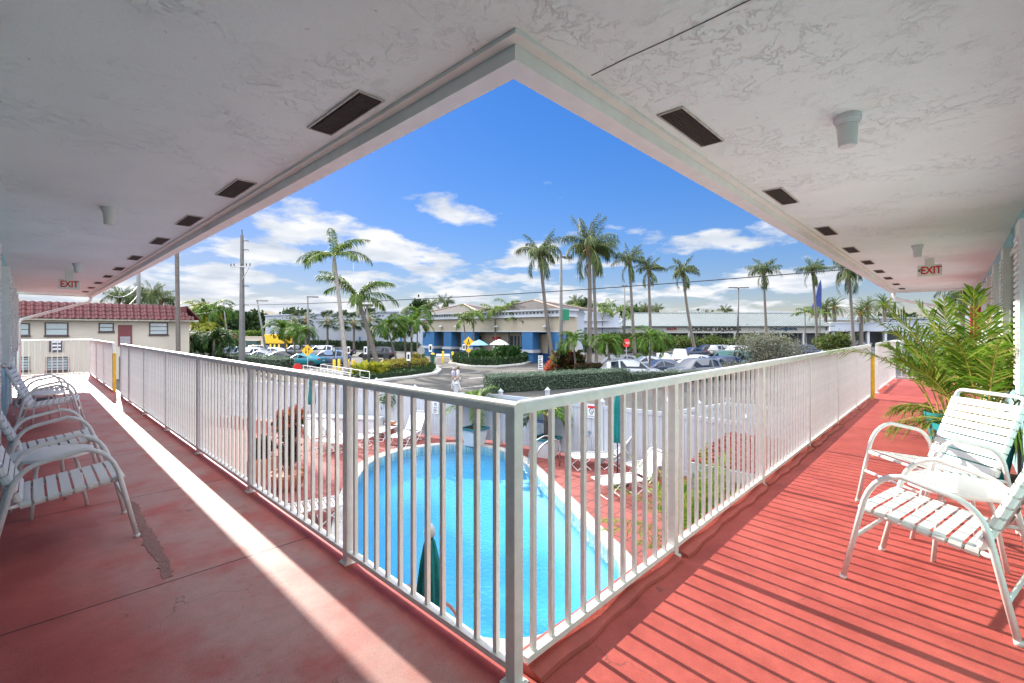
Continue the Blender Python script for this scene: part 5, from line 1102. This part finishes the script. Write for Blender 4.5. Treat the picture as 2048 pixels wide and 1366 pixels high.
for px, dp, py, lab in [(862, 150, 612, 'distant palm above the green corner sign'), (1150, 150, 606, 'distant palm above the slanting parapet'), (1290, 170, 618, 'distant palm over the left of the metal roof'), (1312, 165, 620, 'distant palm behind the smaller coconut palm trunk'), (1450, 190, 622, 'distant palm over the metal roof, right of the roof railing'), (238, 92, 596, 'dark palm behind the red tiled roof, left of the thick grey pole'), (262, 96, 604, 'dark palm behind the red tiled roof next to the thick grey pole'), (302, 88, 592, 'dark palm behind the red tiled roof, right of the thick grey pole'), (322, 94, 602, 'low dark palm behind the red tiled roof near the bare trunk'), (1925, 60, 578, 'dark palm seen beyond the far end of the right walkway'), (1950, 66, 590, 'dark palm close to the wall beyond the far end of the right walkway')]:
    palm_at(lab, px, dp, px, py, 'coco', .28, .2, 1.2, crownobj=far, group='distant palms over the roofs')
# ------------------------------------------------------------------ cars
def paint(name, c): 
    return mat('car_'+name, c, .28, .02, 1, metal=.15, spec=.5, coat=.25)
CP = {k: paint(k, c) for k, c in dict(white=(.42, .43, .45), silver=(.22, .235, .25), grey=(.12, .125, .135), navy=(.03, .04, .075), black=(.012, .012, .014), teal=(.015, .19, .24), blue=(.11, .16, .25), green=(.07, .16, .15)).items()}
CGL = glassmat('car_glass', (.012, .018, .03), .03); CGL.node_tree.nodes['Principled BSDF'].inputs['Specular IOR Level'].default_value = .22; CGL.node_tree.nodes['Principled BSDF'].inputs['Coat Weight'].default_value = 0; RIMM = mat('wheel_rim', (.45, .46, .47), .3, .05, metal=.9); TAIL = mat('tail_lamp', (.45, .02, .02), .25, .1); HEAD = mat('head_lamp', (.75, .77, .78), .12, .05); TRIM = mat('car_trim', (.03, .03, .032), .55, .1); PLATE = mat('number_plate', (.6, .6, .55), .4)
ST = {  # x, half width, bottom, belt, roof half width, roof
 'suv': [(-2.38, .82, .50, .90, .78, .96), (-2.30, .91, .34, 1.02, .80, 1.07), (-2.20, .94, .30, 1.06, .78, 1.14), (-1.92, .95, .28, 1.06, .68, 1.66), (-1.2, .96, .28, 1.05, .70, 1.74), (.0, .96, .28, 1.03, .70, 1.74), (.50, .96, .28, 1.02, .67, 1.66), (1.22, .96, .28, 1.02, .80, 1.07), (1.9, .94, .30, .96, .78, 1.0), (2.25, .89, .36, .82, .72, .87), (2.40, .76, .44, .68, .64, .71)],
 'sedan': [(-2.40, .78, .48, .86, .74, .90), (-2.30, .88, .34, .98, .78, 1.0), (-1.70, .91, .26, 1.0, .78, 1.04), (-.95, .92, .24, .98, .62, 1.38), (-.3, .92, .24, .96, .64, 1.45), (.15, .92, .24, .95, .64, 1.44), (.45, .92, .24, .94, .62, 1.38), (1.20, .92, .24, .92, .78, .96), (1.85, .90, .27, .84, .76, .88), (2.25, .85, .34, .72, .70, .75), (2.40, .70, .42, .58, .60, .62)],
 'van': [(-2.55, .86, .45, 1.10, .80, 1.12), (-2.50, .94, .34, 1.12, .82, 1.16), (-2.42, .97, .32, 1.12, .80, 1.62), (-2.30, .98, .30, 1.12, .78, 1.92), (-1.2, .98, .30, 1.10, .78, 1.96), (.6, .98, .30, 1.08, .78, 1.95), (1.0, .98, .30, 1.06, .74, 1.84), (1.75, .97, .30, 1.02, .82, 1.08), (2.2, .94, .32, .96, .80, .99), (2.45, .88, .40, .82, .74, .85), (2.52, .76, .46, .70, .66, .73)],
 'jeep': [(-2.10, .78, .50, 1.10, .76, 1.12), (-2.06, .86, .46, 1.12, .78, 1.20), (-2.02, .87, .46, 1.12, .76, 1.70), (-1.90, .88, .46, 1.12, .75, 1.82), (-1.0, .88, .46, 1.12, .75, 1.84), (.2, .88, .46, 1.12, .74, 1.84), (.42, .88, .46, 1.12, .73, 1.80), (.75, .86, .46, 1.10, .76, 1.16), (1.5, .80, .48, 1.06, .72, 1.08), (1.95, .76, .50, 1.02, .68, 1.04), (2.02, .74, .52, .98, .66, 1.0)]}
def car(lab, px, py, phi, kind, col, group='cars parked in the lots'):
    p = at(px, py); t = thing('parked_car', lab, 'car', p, RTA+R(phi), group); S = ST[kind]; V = []; m = len(S)
    for (x, w, zb, zs, wr, zr) in S:
        half = [(w*.90, zb), (w, zb+.16), (w*1.0, (zb+zs)/2+.08), (w*.985, zs-.05), (w*.955, zs), (wr, zr-.05), (wr*.86, zr), (wr*.4, zr+.018)]
        V += [(x, y, z) for y, z in half]+[(x, -y, z) for y, z in half[::-1]]
    V = np.array(V); k = 16; F = [(i*k+j, (i+1)*k+j, (i+1)*k+(j+1) % k, i*k+(j+1) % k) for i in range(m-1) for j in range(k)]+[tuple(range(k)), tuple(range((m-1)*k, m*k))[::-1]]
    b = MB().add(V, F); wl = 1.42 if kind != 'jeep' else 1.32; wr_ = .37 if kind in ('suv', 'van', 'jeep') else .33; hw = S[4][1]
    for sx in (-1, 1):
        for sy in (-1, 1):
            cx = sx*wl; b.add([(cx+(wr_+.07)*math.cos(a), sy*(hw+.004), wr_+(wr_+.07)*math.sin(a)) for a in np.linspace(-.35, math.pi+.35, 15)], [tuple(range(15)) if sy < 0 else tuple(range(15))[::-1]], 1)
    for zz in (.36,): b.box(-1.0, 1.0, -hw-.006, -hw+.02, zz-.05, zz+.03, 1).box(-1.0, 1.0, hw-.02, hw+.006, zz-.05, zz+.03, 1)
    b.build('body', [CP[col], TRIM], t, True, 0, 32)
    R0 = [i for i in range(m) if S[i][5]-S[i][3] > .3]; r0, r1 = R0[0], R0[-1]
    def pane(name, q, off=.012, inset=.06):
        q = np.array(q, float); c = q.mean(0); q = c+(q-c)*(1-inset); n = np.cross(q[1]-q[0], q[-1]-q[0]); n /= np.linalg.norm(n); n = n if n@(c-np.array([0, 0, .9])) > 0 else -n
        MB().add(q+n*off, [tuple(range(len(q)))]).build(name, CGL, t)
    vi = lambda i, j: V[i*k+j]
    for s in (0, 1):
        lo, hi = (4, 5) if s == 0 else (11, 10); mid = (r0+r1)//2+(1 if kind == 'sedan' else 0)
        pane('side_window', [vi(r0, lo)+[.06, 0, .02], vi(mid, lo)-[.03, 0, -.02], vi(mid, hi)-[.03, 0, .02], vi(r0, hi)+[.06, 0, -.03]])
        pane('side_window', [vi(mid, lo)+[.03, 0, .02], vi(r1+1, lo)-[.10, 0, -.02], vi(r1, hi)-[.02, 0, .03], vi(mid, hi)+[.03, 0, -.02]])
    pane('windscreen', [vi(r1, 5), vi(r1+1, 5), vi(r1+1, 10), vi(r1, 10)], .014, .07); pane('rear_window', [vi(r0, 5), vi(r0-1, 5), vi(r0-1, 10), vi(r0, 10)], .014, .09)
    for sx in (-1, 1):
        for sy in (-1, 1):
            o = MB()
            n = 20; ring = [(wr_, -.10), (wr_, .10), (wr_*.70, .115), (wr_*.66, .05)]; V2 = []; 
            for (rr, yy) in ring: V2 += [(rr*math.cos(2*math.pi*i/n), sy*yy, rr*math.sin(2*math.pi*i/n)) for i in range(n)]
            o.add(V2, [(a*n+i, a*n+(i+1) % n, (a+1)*n+(i+1) % n, (a+1)*n+i) for a in range(3) for i in range(n)]+[tuple(range(n))])
            w = o.build('wheel', BLACK, t); w.location = (sx*wl, sy*(hw-.085), wr_)
            q = MB(); q.add([(0, sy*.085, 0)]+[(wr_*.66*math.cos(2*math.pi*i/10)*(1 if i % 2 else .93), sy*(.09 if i % 2 else .06), wr_*.66*math.sin(2*math.pi*i/10)) for i in range(10)], [(0, 1+i, 1+(i+1) % 10) for i in range(10)]); q.build('rim', RIMM, w)
    xf, xb = S[-2][0], S[1][0]; hf = S[-2]; hb = S[1]
    for sy in (-1, 1):
        MB().box(xf-.22, xf+.06, sy*hf[1]*.86-.12, sy*hf[1]*.86+.12, hf[3]-.14, hf[3]-.01).build('headlight', HEAD, t, False, .02)
        MB().box(xb-.05, xb+.18, sy*hb[1]*.88-.11, sy*hb[1]*.88+.11, hb[3]-.20, hb[3]-.02).build('tail_light', TAIL, t, False, .02)
        MB().box(S[r1+1][0]-.30, S[r1+1][0]-.14, sy*(hw+.10)-.08, sy*(hw+.10)+.08, S[r1+1][3]-.02, S[r1+1][3]+.13).build('mirror', CP[col], t, False, .02)
    MB().box(S[-1][0]-.06, S[-1][0]+.015, -.55, .55, S[-1][2]+.02, S[-1][2]+.16).build('grille', TRIM, t); MB().box(S[0][0]-.015, S[0][0]+.04, -.26, .26, .62, .76).build('number_plate', PLATE, t)
    if kind == 'jeep':
        MB().lathe([(.02, -.12), (.36, -.12), (.37, 0), (.30, .10), (.02, .11)], 20).build('spare_wheel', BLACK, t); t.children[-1].rotation_euler = (0, R(-90), 0); t.children[-1].location = (-2.18, 0, 1.0)
    return t
G1, G2 = 'cars parked in the right lot', 'cars parked in the left lot'
for a in [('white SUV parked broadside, nearest beyond the hedge', 1263, 762, 2, 'suv', 'white', G1), ('grey SUV directly behind the broadside white SUV', 1226, 747, 176, 'suv', 'grey', G1), ('dark blue-grey sedan between the broadside white SUV and the dark SUV', 1322, 752, 192, 'sedan', 'navy', G1), ('dark grey SUV facing the hedge, above the railing post', 1388, 759, 203, 'suv', 'grey', G1),
    ('white sedan seen from behind with red tail lights', 1325, 731, 82, 'sedan', 'white', G1), ('white SUV facing us, right of the white sedan seen from behind', 1360, 727, 252, 'suv', 'white', G1), ('white sedan facing left before the green van', 1394, 737, 205, 'sedan', 'white', G1), ('dark sedan behind the white SUV that faces us', 1384, 714, 210, 'sedan', 'navy', G1), ('black SUV in the back row left of the silver one', 1413, 711, 185, 'suv', 'black', G1), ('silver SUV in the back row behind the green van', 1447, 712, 20, 'suv', 'silver', G1), ('pale green van with a white roof before the airy shrub', 1461, 739, 125, 'van', 'green', G1), ('white sedan half hidden behind the airy silver-grey shrub', 1528, 727, 15, 'sedan', 'white', G1), ('dark blue square off-road car with a spare wheel on its back', 1614, 714, 8, 'jeep', 'navy', G1), ('white car parked in shade under the flat canopy', 1722, 692, 5, 'sedan', 'white', G1),
    ('silver sedan tucked between the broadside SUV and the rear-facing white sedan', 1293, 741, 186, 'sedan', 'silver', G1), ('navy SUV behind the low silver-grey shrub by the railing', 1436, 752, 204, 'suv', 'navy', G1), ('white hatchback in the back row, right of the silver SUV', 1483, 714, 14, 'suv', 'white', G1), ('grey sedan in the back row under the yellowish green bush', 1505, 710, 190, 'sedan', 'grey', G1), ('white sedan between the black sedan and the yellow container', 548, 714, 182, 'sedan', 'white', G2), ('silver hatchback before the green electrical cabinet', 508, 713, 181, 'suv', 'silver', G2),
    ('pale blue SUV left of the grey utility pole', 466, 718, 178, 'suv', 'blue', G2), ('black sedan leftmost beneath the dark palms', 430, 717, 180, 'sedan', 'black', G2), ('white sedan at the far left behind the dark palms', 398, 715, 182, 'sedan', 'white', G2), ('white hatchback half behind the grey utility pole', 495, 722, 182, 'suv', 'white', G2), ('silver sedan right of the grey utility pole', 523, 724, 180, 'sedan', 'silver', G2), ('black sedan behind the silver-green hedge', 560, 727, 180, 'sedan', 'black', G2), ('teal sedan at the right end of the silver-green hedge', 605, 733, 178, 'sedan', 'teal', G2), ('blue-grey SUV next to the yellow posts', 657, 730, 180, 'suv', 'blue', G2), ('silver SUV behind the black sedan in the second row', 592, 713, 182, 'suv', 'silver', G2), ('white SUV with a dark rear window right of the diamond road sign', 640, 714, 185, 'suv', 'white', G2), ('black saloon behind the leaning feathery palm trunk', 678, 713, 178, 'sedan', 'black', G2), ('navy sedan in the second row above the diamond road sign', 618, 707, 180, 'sedan', 'navy', G2), ('long black SUV in front of the white hall', 755, 719, 180, 'suv', 'black', G2)]:
    car(*a)
# ------------------------------------------------------------------ poles, wires, signs, posts
def lamp_post(lab, bpx, depth, tpx, tpy, style, arm=1, r=.13, m_=None):
    global rng
    b = atd(bpx, CY, depth); t = thing('lamp_post', lab, 'lamp post', (b[0], b[1], GZ), RTA, 'lamp posts of the car parks'); h = H_(tpy, depth); dx = W_(bpx, tpx, depth)
    MB().tube([(0, 0, 0), (dx*.5, 0, h*.5), (dx, 0, h)], [r*1.15, r, r*.62], 10).build('pole', m_ or POLEC, t, True); MB().lathe([(r*1.9, 0), (r*1.9, .12), (r*1.3, .2)], 12).build('base', CONC, t)
    u = depth/FPX
    if style == 'arm': MB().box(dx-.12, dx+arm*20*u, -.07, .07, h-.18, h-.06).build('arm', BRONZE, t); MB().box(dx+arm*9*u, dx+arm*21*u, -.2, .2, h-.20, h-.07).build('lamp_head', BRONZE, t, False, .02)
    if style == 'shoe': MB().box(dx-.62, dx+.62, -.4, .4, h-.06, h+.22).build('lamp_head', BRONZE, t, False, .04)
    if style == 'lamp': MB().box(dx-.10, dx+.95, -.06, .06, h-.34, h-.2).build('arm', BRONZE, t); MB().box(dx+.25, dx+1.0, -.22, .22, h-.40, h-.22).build('lamp_head', BRONZE, t, False, .03); MB().box(dx-.09, dx+.09, -.09, .09, h-.4, h+.02).build('cap', BRONZE, t)
    if style == 'tee':
        for s in (-1, 1): MB().box(min(s*.1, s*arm)+dx, max(s*.1, s*arm)+dx, -.2, .2, h-.02, h+.14).build('lamp_head', BRONZE, t, False, .03)
        MB().box(dx-.15, dx+.15, -.05, .05, h-.1, h+.05).build('arm', BRONZE, t)
lamp_post('tall lamp post right of centre with a short angled head', 1122, 41, 1122, 508, 'lamp', r=.155)
lamp_post('small distant lamp post with a flat arm left of the grey utility pole', 458, 100, 447, 607, 'arm', r=.16)
lamp_post('lamp post with a flat arm right of the grey utility pole', 534, 70, 514, 600, 'arm', r=.15)
lamp_post('lamp post with a flat arm left of the leaning feathery palm', 619, 62, 615, 592, 'arm', r=.15)
lamp_post('lamp post with a box head behind the spreading palm', 738, 55, 734, 612, 'shoe', r=.14)
lamp_post('lamp post with two small heads left of the metal roof', 1250, 88, 1249, 572, 'tee', .55, r=.16)
lamp_post('dark lamp post with two long flat heads above the metal roof', 1475, 80, 1477, 576, 'tee', 1.75, r=.15, m_=BRONZE)
D_ = 47; b = atd(484, CY, D_); t = thing('utility_pole', 'tall square grey utility pole with a crossarm and insulators', 'utility pole', (b[0], b[1], GZ), RTA-R(8))
h = H_(470, D_); w = .235
V = [(-w, -w, 0), (w, -w, 0), (w, w, 0), (-w, w, 0), (-.11, -.11, h), (.11, -.11, h), (.11, .11, h), (-.11, .11, h)]
MB().add(V, [(0, 3, 2, 1), (4, 5, 6, 7), (0, 1, 5, 4), (1, 2, 6, 5), (2, 3, 7, 6), (3, 0, 4, 7)]).build('pole', POLEC, t, False, .02)
z = H_(534, D_); MB().box(-1.15, 1.1, -.22, -.12, z-.05, z+.06).build('crossarm', GREYM, t)
for s in (-1, 1): MB().tube([(s*.95, -.17, z-.4+.3), (s*.12, -.17, z-1.3)], .03, 6).build('brace', GREYM, t)
for x in (-1.1, -.75, .1, .62, 1.02): MB().lathe([(.03, 0), (.06, .06), (.04, .12), (.06, .18), (.02, .32)], 10, org=(x, -.17, z+.06)).build('insulator', BRONZE, t)
for py in (482, 500, 572): zz = H_(py, D_); MB().tube([(.1, 0, zz), (.7, -.05, zz), (.75, -.05, zz-.1)], .04, 6).build('bracket', BRONZE, t)
MB().tube([(0, 0, h), (0, 0, h+.55)], .05, 6).build('finial', BRONZE, t); zb = H_(610, D_); MB().box(-.16, .75, -.05, .05, zb-.04, zb+.04).build('bracket', BRONZE, t)
D_ = 85; b = atd(277, CY, D_); t = thing('utility_pole', 'thick grey pole rising behind the red tiled roof', 'utility pole', (b[0], b[1], GZ), 0); MB().tube([(0, 0, 0), (0, 0, H_(500, D_))], [.36, .27], 12).build('pole', POLEC, t, True); MB().tube([(.2, 0, H_(566, D_)), (.8, 0, H_(570, D_))], .07, 6).build('bracket', BRONZE, t)
D_ = 150; t = img_thing('antenna_mast', 'thin antenna mast above the spreading palm', 'mast', 707, D_); MB().tube([(0, 0, 0), (0, 0, H_(522, D_))], [.22, .08], 8).build('mast', GREYM, t)
def cable(lab, pts, r=.022, m_=BLACK):
    o = MB().tube(pts, r, 5).build('power_cable', m_, None, True); tag(o, lab, 'cable', 'overhead cables'); return o
A, B_ = atd(500, 609.5, 47), atd(1995, 512, 26)
cable('thick black overhead cable crossing the whole view from the utility pole to the right', [A*(1-s)+B_*s-UP*4*s*(1-s)*.50 for s in np.linspace(0, 1, 40)], .034)
A, B_ = atd(478, 609, 47), atd(360, 628, 70); cable('short thin cable running left from the utility pole', [A*(1-s)+B_*s-UP*4*s*(1-s)*.4 for s in np.linspace(0, 1, 16)], .025)
for i, (pa, pb, sag, lab) in enumerate([((210, 585, 60), (275, 572, 85), 1.2, 'thin pale cable left of the thick pole, upper of two'), ((208, 598, 60), (275, 590, 85), 1.6, 'thin pale cable left of the thick pole, lower of two')]):
    A, B_ = atd(*pa), atd(*pb); cable(lab, [A*(1-s)+B_*s-UP*4*s*(1-s)*sag for s in np.linspace(0, 1, 16)], .03, WHITE)
def post_sign(lab, px, pyb, pyt, shape, w, m_, turn=0, extra=None, depth=None, name='road_sign', group='road signs'):
    D_ = depth or depth_of(at(px, pyb)); t = img_thing(name, lab, 'sign', px, D_, group, turn); h = H_(pyt, D_); MB().tube([(0, .03, 0), (0, .03, h-.02)], .035, 6).build('post', GREYM if shape != 'blk' else BLACK, t)
    if shape == 'diamond':
        r = w*.707; MB().add([(0, 0, h-2*r), (r, 0, h-r), (0, 0, h), (-r, 0, h-r), (0, -.02, h-2*r), (r, -.02, h-r), (0, -.02, h), (-r, -.02, h-r)], [(0, 1, 2, 3), (7, 6, 5, 4), (0, 4, 5, 1), (1, 5, 6, 2), (2, 6, 7, 3), (3, 7, 4, 0)]).build('panel', m_, t)
        return t, h-r, r
    if shape == 'oct':
        a = [(w/2*1.08*math.cos(math.pi/8+i*math.pi/4), w/2*1.08*math.sin(math.pi/8+i*math.pi/4)+h-w/2) for i in range(8)]
        MB().add([(x, 0, z) for x, z in a]+[(x, -.02, z) for x, z in a], [tuple(range(8)), tuple(range(15, 7, -1))]+[(i, 8+i, 8+(i+1) % 8, (i+1) % 8) for i in range(8)]).build('panel', m_, t); return t, h-w/2, w/2
    MB().box(-w/2, w/2, -.02, 0, h-w*(extra or 1.5), h).build('panel', m_, t); return t, h-w*(extra or 1.5)/2, w/2
SY = mat('sign_yellow', (.80, .42, .01), .5, .05); STW = mat('sign_white2', (.72, .73, .74), .5, .04)
def arrow(t, x, z, s, up, m_=BLACK):
    k = 1 if up else -1; MB().add([(x-.04*s, -.026, z-k*.4*s), (x+.04*s, -.026, z-k*.4*s), (x+.04*s, -.026, z+k*.15*s), (x-.04*s, -.026, z+k*.15*s), (x-.15*s, -.026, z+k*.12*s), (x+.15*s, -.026, z+k*.12*s), (x, -.026, z+k*.45*s)], [(0, 1, 2, 3), (4, 5, 6)]).build('arrow', m_, t)
t, z, r = post_sign('yellow diamond sign with two opposing arrows beside the teal car', 615, 745, 689, 'diamond', .82, SY); arrow(t, -.14, z, .75, False); arrow(t, .14, z, .75, True)
t, z, r = post_sign('yellow diamond pedestrian sign before the store', 937, 731, 673, 'diamond', .85, SY)
MB().box(-.06, .06, -.03, -.021, z-.05, z+.2).box(-.16, -.05, -.03, -.0215, z-.32, z-.05).box(.03, .14, -.03, -.0215, z-.32, z-.05).lathe([(.001, .2), (.07, .27), (.001, .34)], 8, org=(0, -.03, z)).build('walking_figure', BLACK, t); MB().add([(0, 0, z-1.3), (.3, 0, z-1.0), (0, 0, z-.7), (-.3, 0, z-1.0), (0, -.02, z-1.3), (.3, -.02, z-1.0), (0, -.02, z-.7), (-.3, -.02, z-1.0)], [(0, 1, 2, 3), (7, 6, 5, 4)]).build('lower_panel', SY, t)
t, z, r = post_sign('red stop sign in front of the lime hedge at the left', 467, 712, 669, 'oct', 1.0, RED, depth=88); text_mesh('lettering', 'STOP', .36, STW, t, (0, -.024, z), (R(90), 0, 0), .002); MB().box(-.24, .24, -.03, -.003, z-1.9, z-.62).build('lower_panel', STW, t)
t, z, r = post_sign('red stop sign between the bushy palms in the right car park', 1253, 720, 678, 'oct', 1.15, RED, R(12), depth=66); text_mesh('lettering', 'STOP', .42, STW, t, (0, -.024, z), (R(90), 0, 0), .002)
t, z, r = post_sign('grey back of an octagonal sign beside the green bins', 842, 729, 694, 'oct', .85, GREYM)
t, z, r = post_sign('red and white sign low at the right end of the silver-green hedge', 595, 747, 727, 'oct', .85, RED, R(50)); MB().box(-.22, .22, -.03, -.003, z-.75, z-.45).build('lower_panel', STW, t)
for px, pyb, pyt, lab in [(861, 739, 689, 'white framed plate on a black post at the right of the road island'), (817, 750, 705, 'white plate on a black post in the middle of the road island'), (697, 737, 693, 'white plate on a black post behind the leaning feathery palm'), (731, 742, 693, 'white plate on a black post behind the spreading palm'), (668, 733, 692, 'thin black post with a narrow plate before the blue-grey SUV'), (928, 728, 688, 'pair of white plates next to the pedestrian sign')]:
    t, z, r = post_sign(lab, px, pyb, pyt, 'blk', .34, STW if px != 668 else BLACK, 0, 2.2); MB().box(-.10, .10, -.026, -.0205, z-.22, z+.22).build('symbol', BLACK if px != 668 else GREYM, t)
t, z, r = post_sign('white lettered sign on a short post before the store bed, left of the lamp post', 1081, 748, 711, 'plate', .42, STW, 0, 3.0)
mb = MB(); [mb.box(-.15, .15-.06*(i % 3), -.027, -.0205, z-.5+i*.16, z-.42+i*.16) for i in range(7)]; mb.build('text_lines', LETB, t)
def bollard(lab, px, pyb, pyt, m_=None, r=.10, src={}, depth=None, group='yellow posts'):
    D_ = depth or depth_of(at(px, pyb)); h = H_(pyt, D_); p = atd(px, CY, D_); o = MB().lathe([(r, 0), (r, h-.06), (r*.8, h-.015), (.001, h)], 14).build('bollard', m_ or YELLOW, None, True, 0, 40); o.location = (p[0], p[1], GZ); tag(o, lab, 'bollard', group)
for a in [('yellow post leftmost by the white ramp rails', 668.5, 741, 719), ('yellow post second by the white ramp rails', 678, 741, 718), ('yellow post just left of the leaning palm trunk foot', 697, 738, 719), ('yellow post right of the leaning palm trunk foot', 707, 736, 720), ('yellow post leftmost before the store', 886, 725, 702), ('yellow post second before the store', 905, 726, 703), ('yellow post by the blue column right of the store entrance', 1055, 723, 699), ('yellow post in the middle right of the store entrance', 1071, 721, 698), ('yellow post rightmost by the store entrance', 1087, 719, 697)]:
    bollard(*a, r=.14)
for i, (px, lab) in enumerate([(490, 'leftmost thin yellow post by the green cabinet'), (506, 'thin yellow post in front of the green cabinet'), (524, 'thin yellow post left of the yellow container'), (529, 'thin yellow post at the left corner of the yellow container'), (541, 'thin yellow post before the left half of the container'), (549, 'thin yellow post before the middle of the container'), (558, 'thin yellow post before the right half of the container'), (573, 'thin yellow post at the right corner of the yellow container')]): bollard(lab, px, 0, 689, r=.15, depth=86)
BIN = mat('bin_green', (.01, .10, .06), .45, .15)
for px, lab in [(833.5, 'green bin leftmost beside the octagonal sign back'), (847, 'green bin in the middle, right of the octagonal sign back'), (865.5, 'green bin with a yellow top nearest the store')]:
    D_ = 58; p = atd(px, CY, D_); t = thing('litter_bin', lab, 'bin', (p[0], p[1], GZ), 0, 'green bins'); MB().lathe([(.20, 0), (.24, .9), (.24, 1.0)], 14).build('body', BIN, t, True, 0, 40); MB().lathe([(.26, 1.0), (.25, 1.12), (.10, 1.22), (.001, 1.23)], 14).build('lid', YELLOW if px > 860 else BIN, t)
# white ramp rails
a, c = at(607, 752), at(700, 772); d = (c-a)[:2]; L_ = float(np.linalg.norm(d)); t = thing('ramp_handrail', 'white tubular ramp handrails at the kerb, left of the leaning palm', 'handrail', a, math.atan2(d[1], d[0]))
for yy in (0, 1.5):
    for z in (.45, .95): MB().tube([(0, yy, z), (L_, yy, z)], .03, 6).build('rail', TUBE, t)
    for i in range(7): MB().tube([(L_*i/6, yy, 0), (L_*i/6, yy, .95)], .028, 6).build('post', TUBE, t)
# bench and barrier rails by the store
for lab, px0, px1, py in [('white barrier rail between the first yellow posts before the store', 872, 900, 722), ('dark bench against the store wall', 905, 920, 716)]:
    a, c = at(px0, py), at(px1, py); d = (c-a)[:2]; L_ = float(np.linalg.norm(d)); bn = 'bench' in lab; t = thing('bench' if bn else 'barrier_rail', lab, 'bench' if bn else 'barrier', a, math.atan2(d[1], d[0])); m_ = BRONZE if bn else TUBE
    MB().box(0, L_, 0, .45 if bn else .06, .42, .48).build('seat' if bn else 'rail', m_, t); MB().box(0, L_, .40 if bn else 0, .45 if bn else .06, .6, .95).build('backrest' if bn else 'rail', m_, t)
    for x in (0, L_-.06): MB().box(x, x+.06, .0, .40 if bn else .06, 0, .42).build('leg', m_, t)
# parasols before the store entrance
def parasol(lab, px, depth, py_top, r, m_):
    t = img_thing('parasol', lab, 'parasol', px, depth, 'open parasols before the store'); h = H_(py_top, depth); MB().tube([(0, 0, 0), (0, 0, h)], .035, 8).build('pole', GREYM, t); n = 8
    V = [(0, 0, h)]+[(r*.5*math.cos(i*math.pi/4), r*.5*math.sin(i*math.pi/4), h-.28) for i in range(n)]+[(r*math.cos(i*math.pi/4), r*math.sin(i*math.pi/4), h-.72) for i in range(n)]
    MB().add(V, [(0, 1+i, 1+(i+1) % n) for i in range(n)]+[(1+i, 1+n+i, 1+n+(i+1) % n, 1+(i+1) % n) for i in range(n)]).build('canopy', m_, t); MB().lathe([(.4, 0), (.4, .06), (.05, .1)], 16).build('base', CONC, t)
    MB().lathe([(.55, .72), (.55, .76), (.001, .765)], 20).build('table_top', TUBE, t) if False else None
parasol('open pale blue parasol before the store entrance', 958, 60.5, 679, 1.25, mat('parasol_blue', (.25, .52, .68), .8)); parasol('open white parasol before the store entrance', 999, 60, 678, 1.3, mat('parasol_white', (.75, .75, .77), .8))
# ------------------------------------------------------------------ two people walking on the road
def person(lab, px, pyf, H, rz, shirt, trous, hair, seed, step=.16):
    p = at(px, pyf); t = thing('person', lab, 'person', p, rz, 'people on foot'); s = H/1.72
    def skin(name, V, E, Rr, m_, sub=1):
        me = bpy.data.meshes.new(name); me.from_pydata([tuple(np.array(v)*s) for v in V], E, []); me.materials.append(m_); o = bpy.data.objects.new(name, me); COL.objects.link(o); o.parent = t
        md = o.modifiers.new('skin', 'SKIN'); md.use_smooth_shade = True
        for i, r in enumerate(Rr): me.skin_vertices[0].data[i].radius = (r*s, r*s*.85)
        me.skin_vertices[0].data[0].use_root = True; o.modifiers.new('sub', 'SUBSURF').levels = sub; o.modifiers['sub'].render_levels = sub; return o
    SK = mat('skin', (.42, .25, .17), .55, .05)
    V = [(0, 0, .92), (0, 0, 1.10), (0, 0, 1.30), (0, .0, 1.43), (0, .01, 1.51), (0, .02, 1.60), (0, .02, 1.69), (.17, 0, 1.40), (.22, .06, 1.13), (.22, .16, .92), (.22, .20, .83), (-.17, 0, 1.40), (-.22, -.05, 1.13), (-.22, -.02, .90), (-.22, 0, .81), (.09, 0, .86), (.10, step, .48), (.10, step*1.2, .08), (.10, step*1.2+.14, .04), (-.09, 0, .86), (-.10, -step*.5, .48), (-.10, -step*1.6, .09), (-.10, -step*1.6+.14, .04)]
    E = [(0, 1), (1, 2), (2, 3), (3, 4), (4, 5), (5, 6), (3, 7), (7, 8), (8, 9), (9, 10), (3, 11), (11, 12), (12, 13), (13, 14), (0, 15), (15, 16), (16, 17), (17, 18), (0, 19), (19, 20), (20, 21), (21, 22)]
    RR = [.13, .12, .14, .10, .05, .09, .075, .055, .042, .03, .035, .055, .042, .03, .035, .085, .06, .04, .035, .085, .06, .04, .035]
    skin('body', V, E, RR, SK, 2)
    skin('shirt', [V[i] for i in (0, 1, 2, 3, 7, 8, 11, 12)], [(0, 1), (1, 2), (2, 3), (3, 4), (4, 5), (3, 6), (6, 7)], [.150, .138, .158, .108, .07, .055, .07, .055], shirt)
    skin('trousers', [V[i] for i in (0, 15, 16, 17, 19, 20, 21)], [(0, 1), (1, 2), (2, 3), (0, 4), (4, 5), (5, 6)], [.143, .10, .075, .058, .10, .075, .058], trous)
    hm = MB().lathe([(.001, .115), (.06, .10), (.095, .05), (.102, 0), (.095, -.06), (.07, -.09), (.001, -.09)], 14, org=(0, -.018, 1.635)); o = hm.build('hair', hair, t, True); o.scale = (s, s, s)
person('person in a pale grey shirt walking on the road behind the fence palm', 916, 783, 1.66, R(35), mat('shirt_grey', (.50, .49, .50), .9), mat('trousers_pale', (.46, .44, .42), .9), mat('hair_brown', (.10, .06, .04), .7), 1)
person('person in a lavender top walking on the road, left of the one in grey', 907, 781, 1.55, R(20), mat('shirt_lavender', (.36, .36, .50), .9), mat('trousers_white', (.58, .57, .56), .9), mat('hair_grey', (.30, .28, .27), .7), 2)
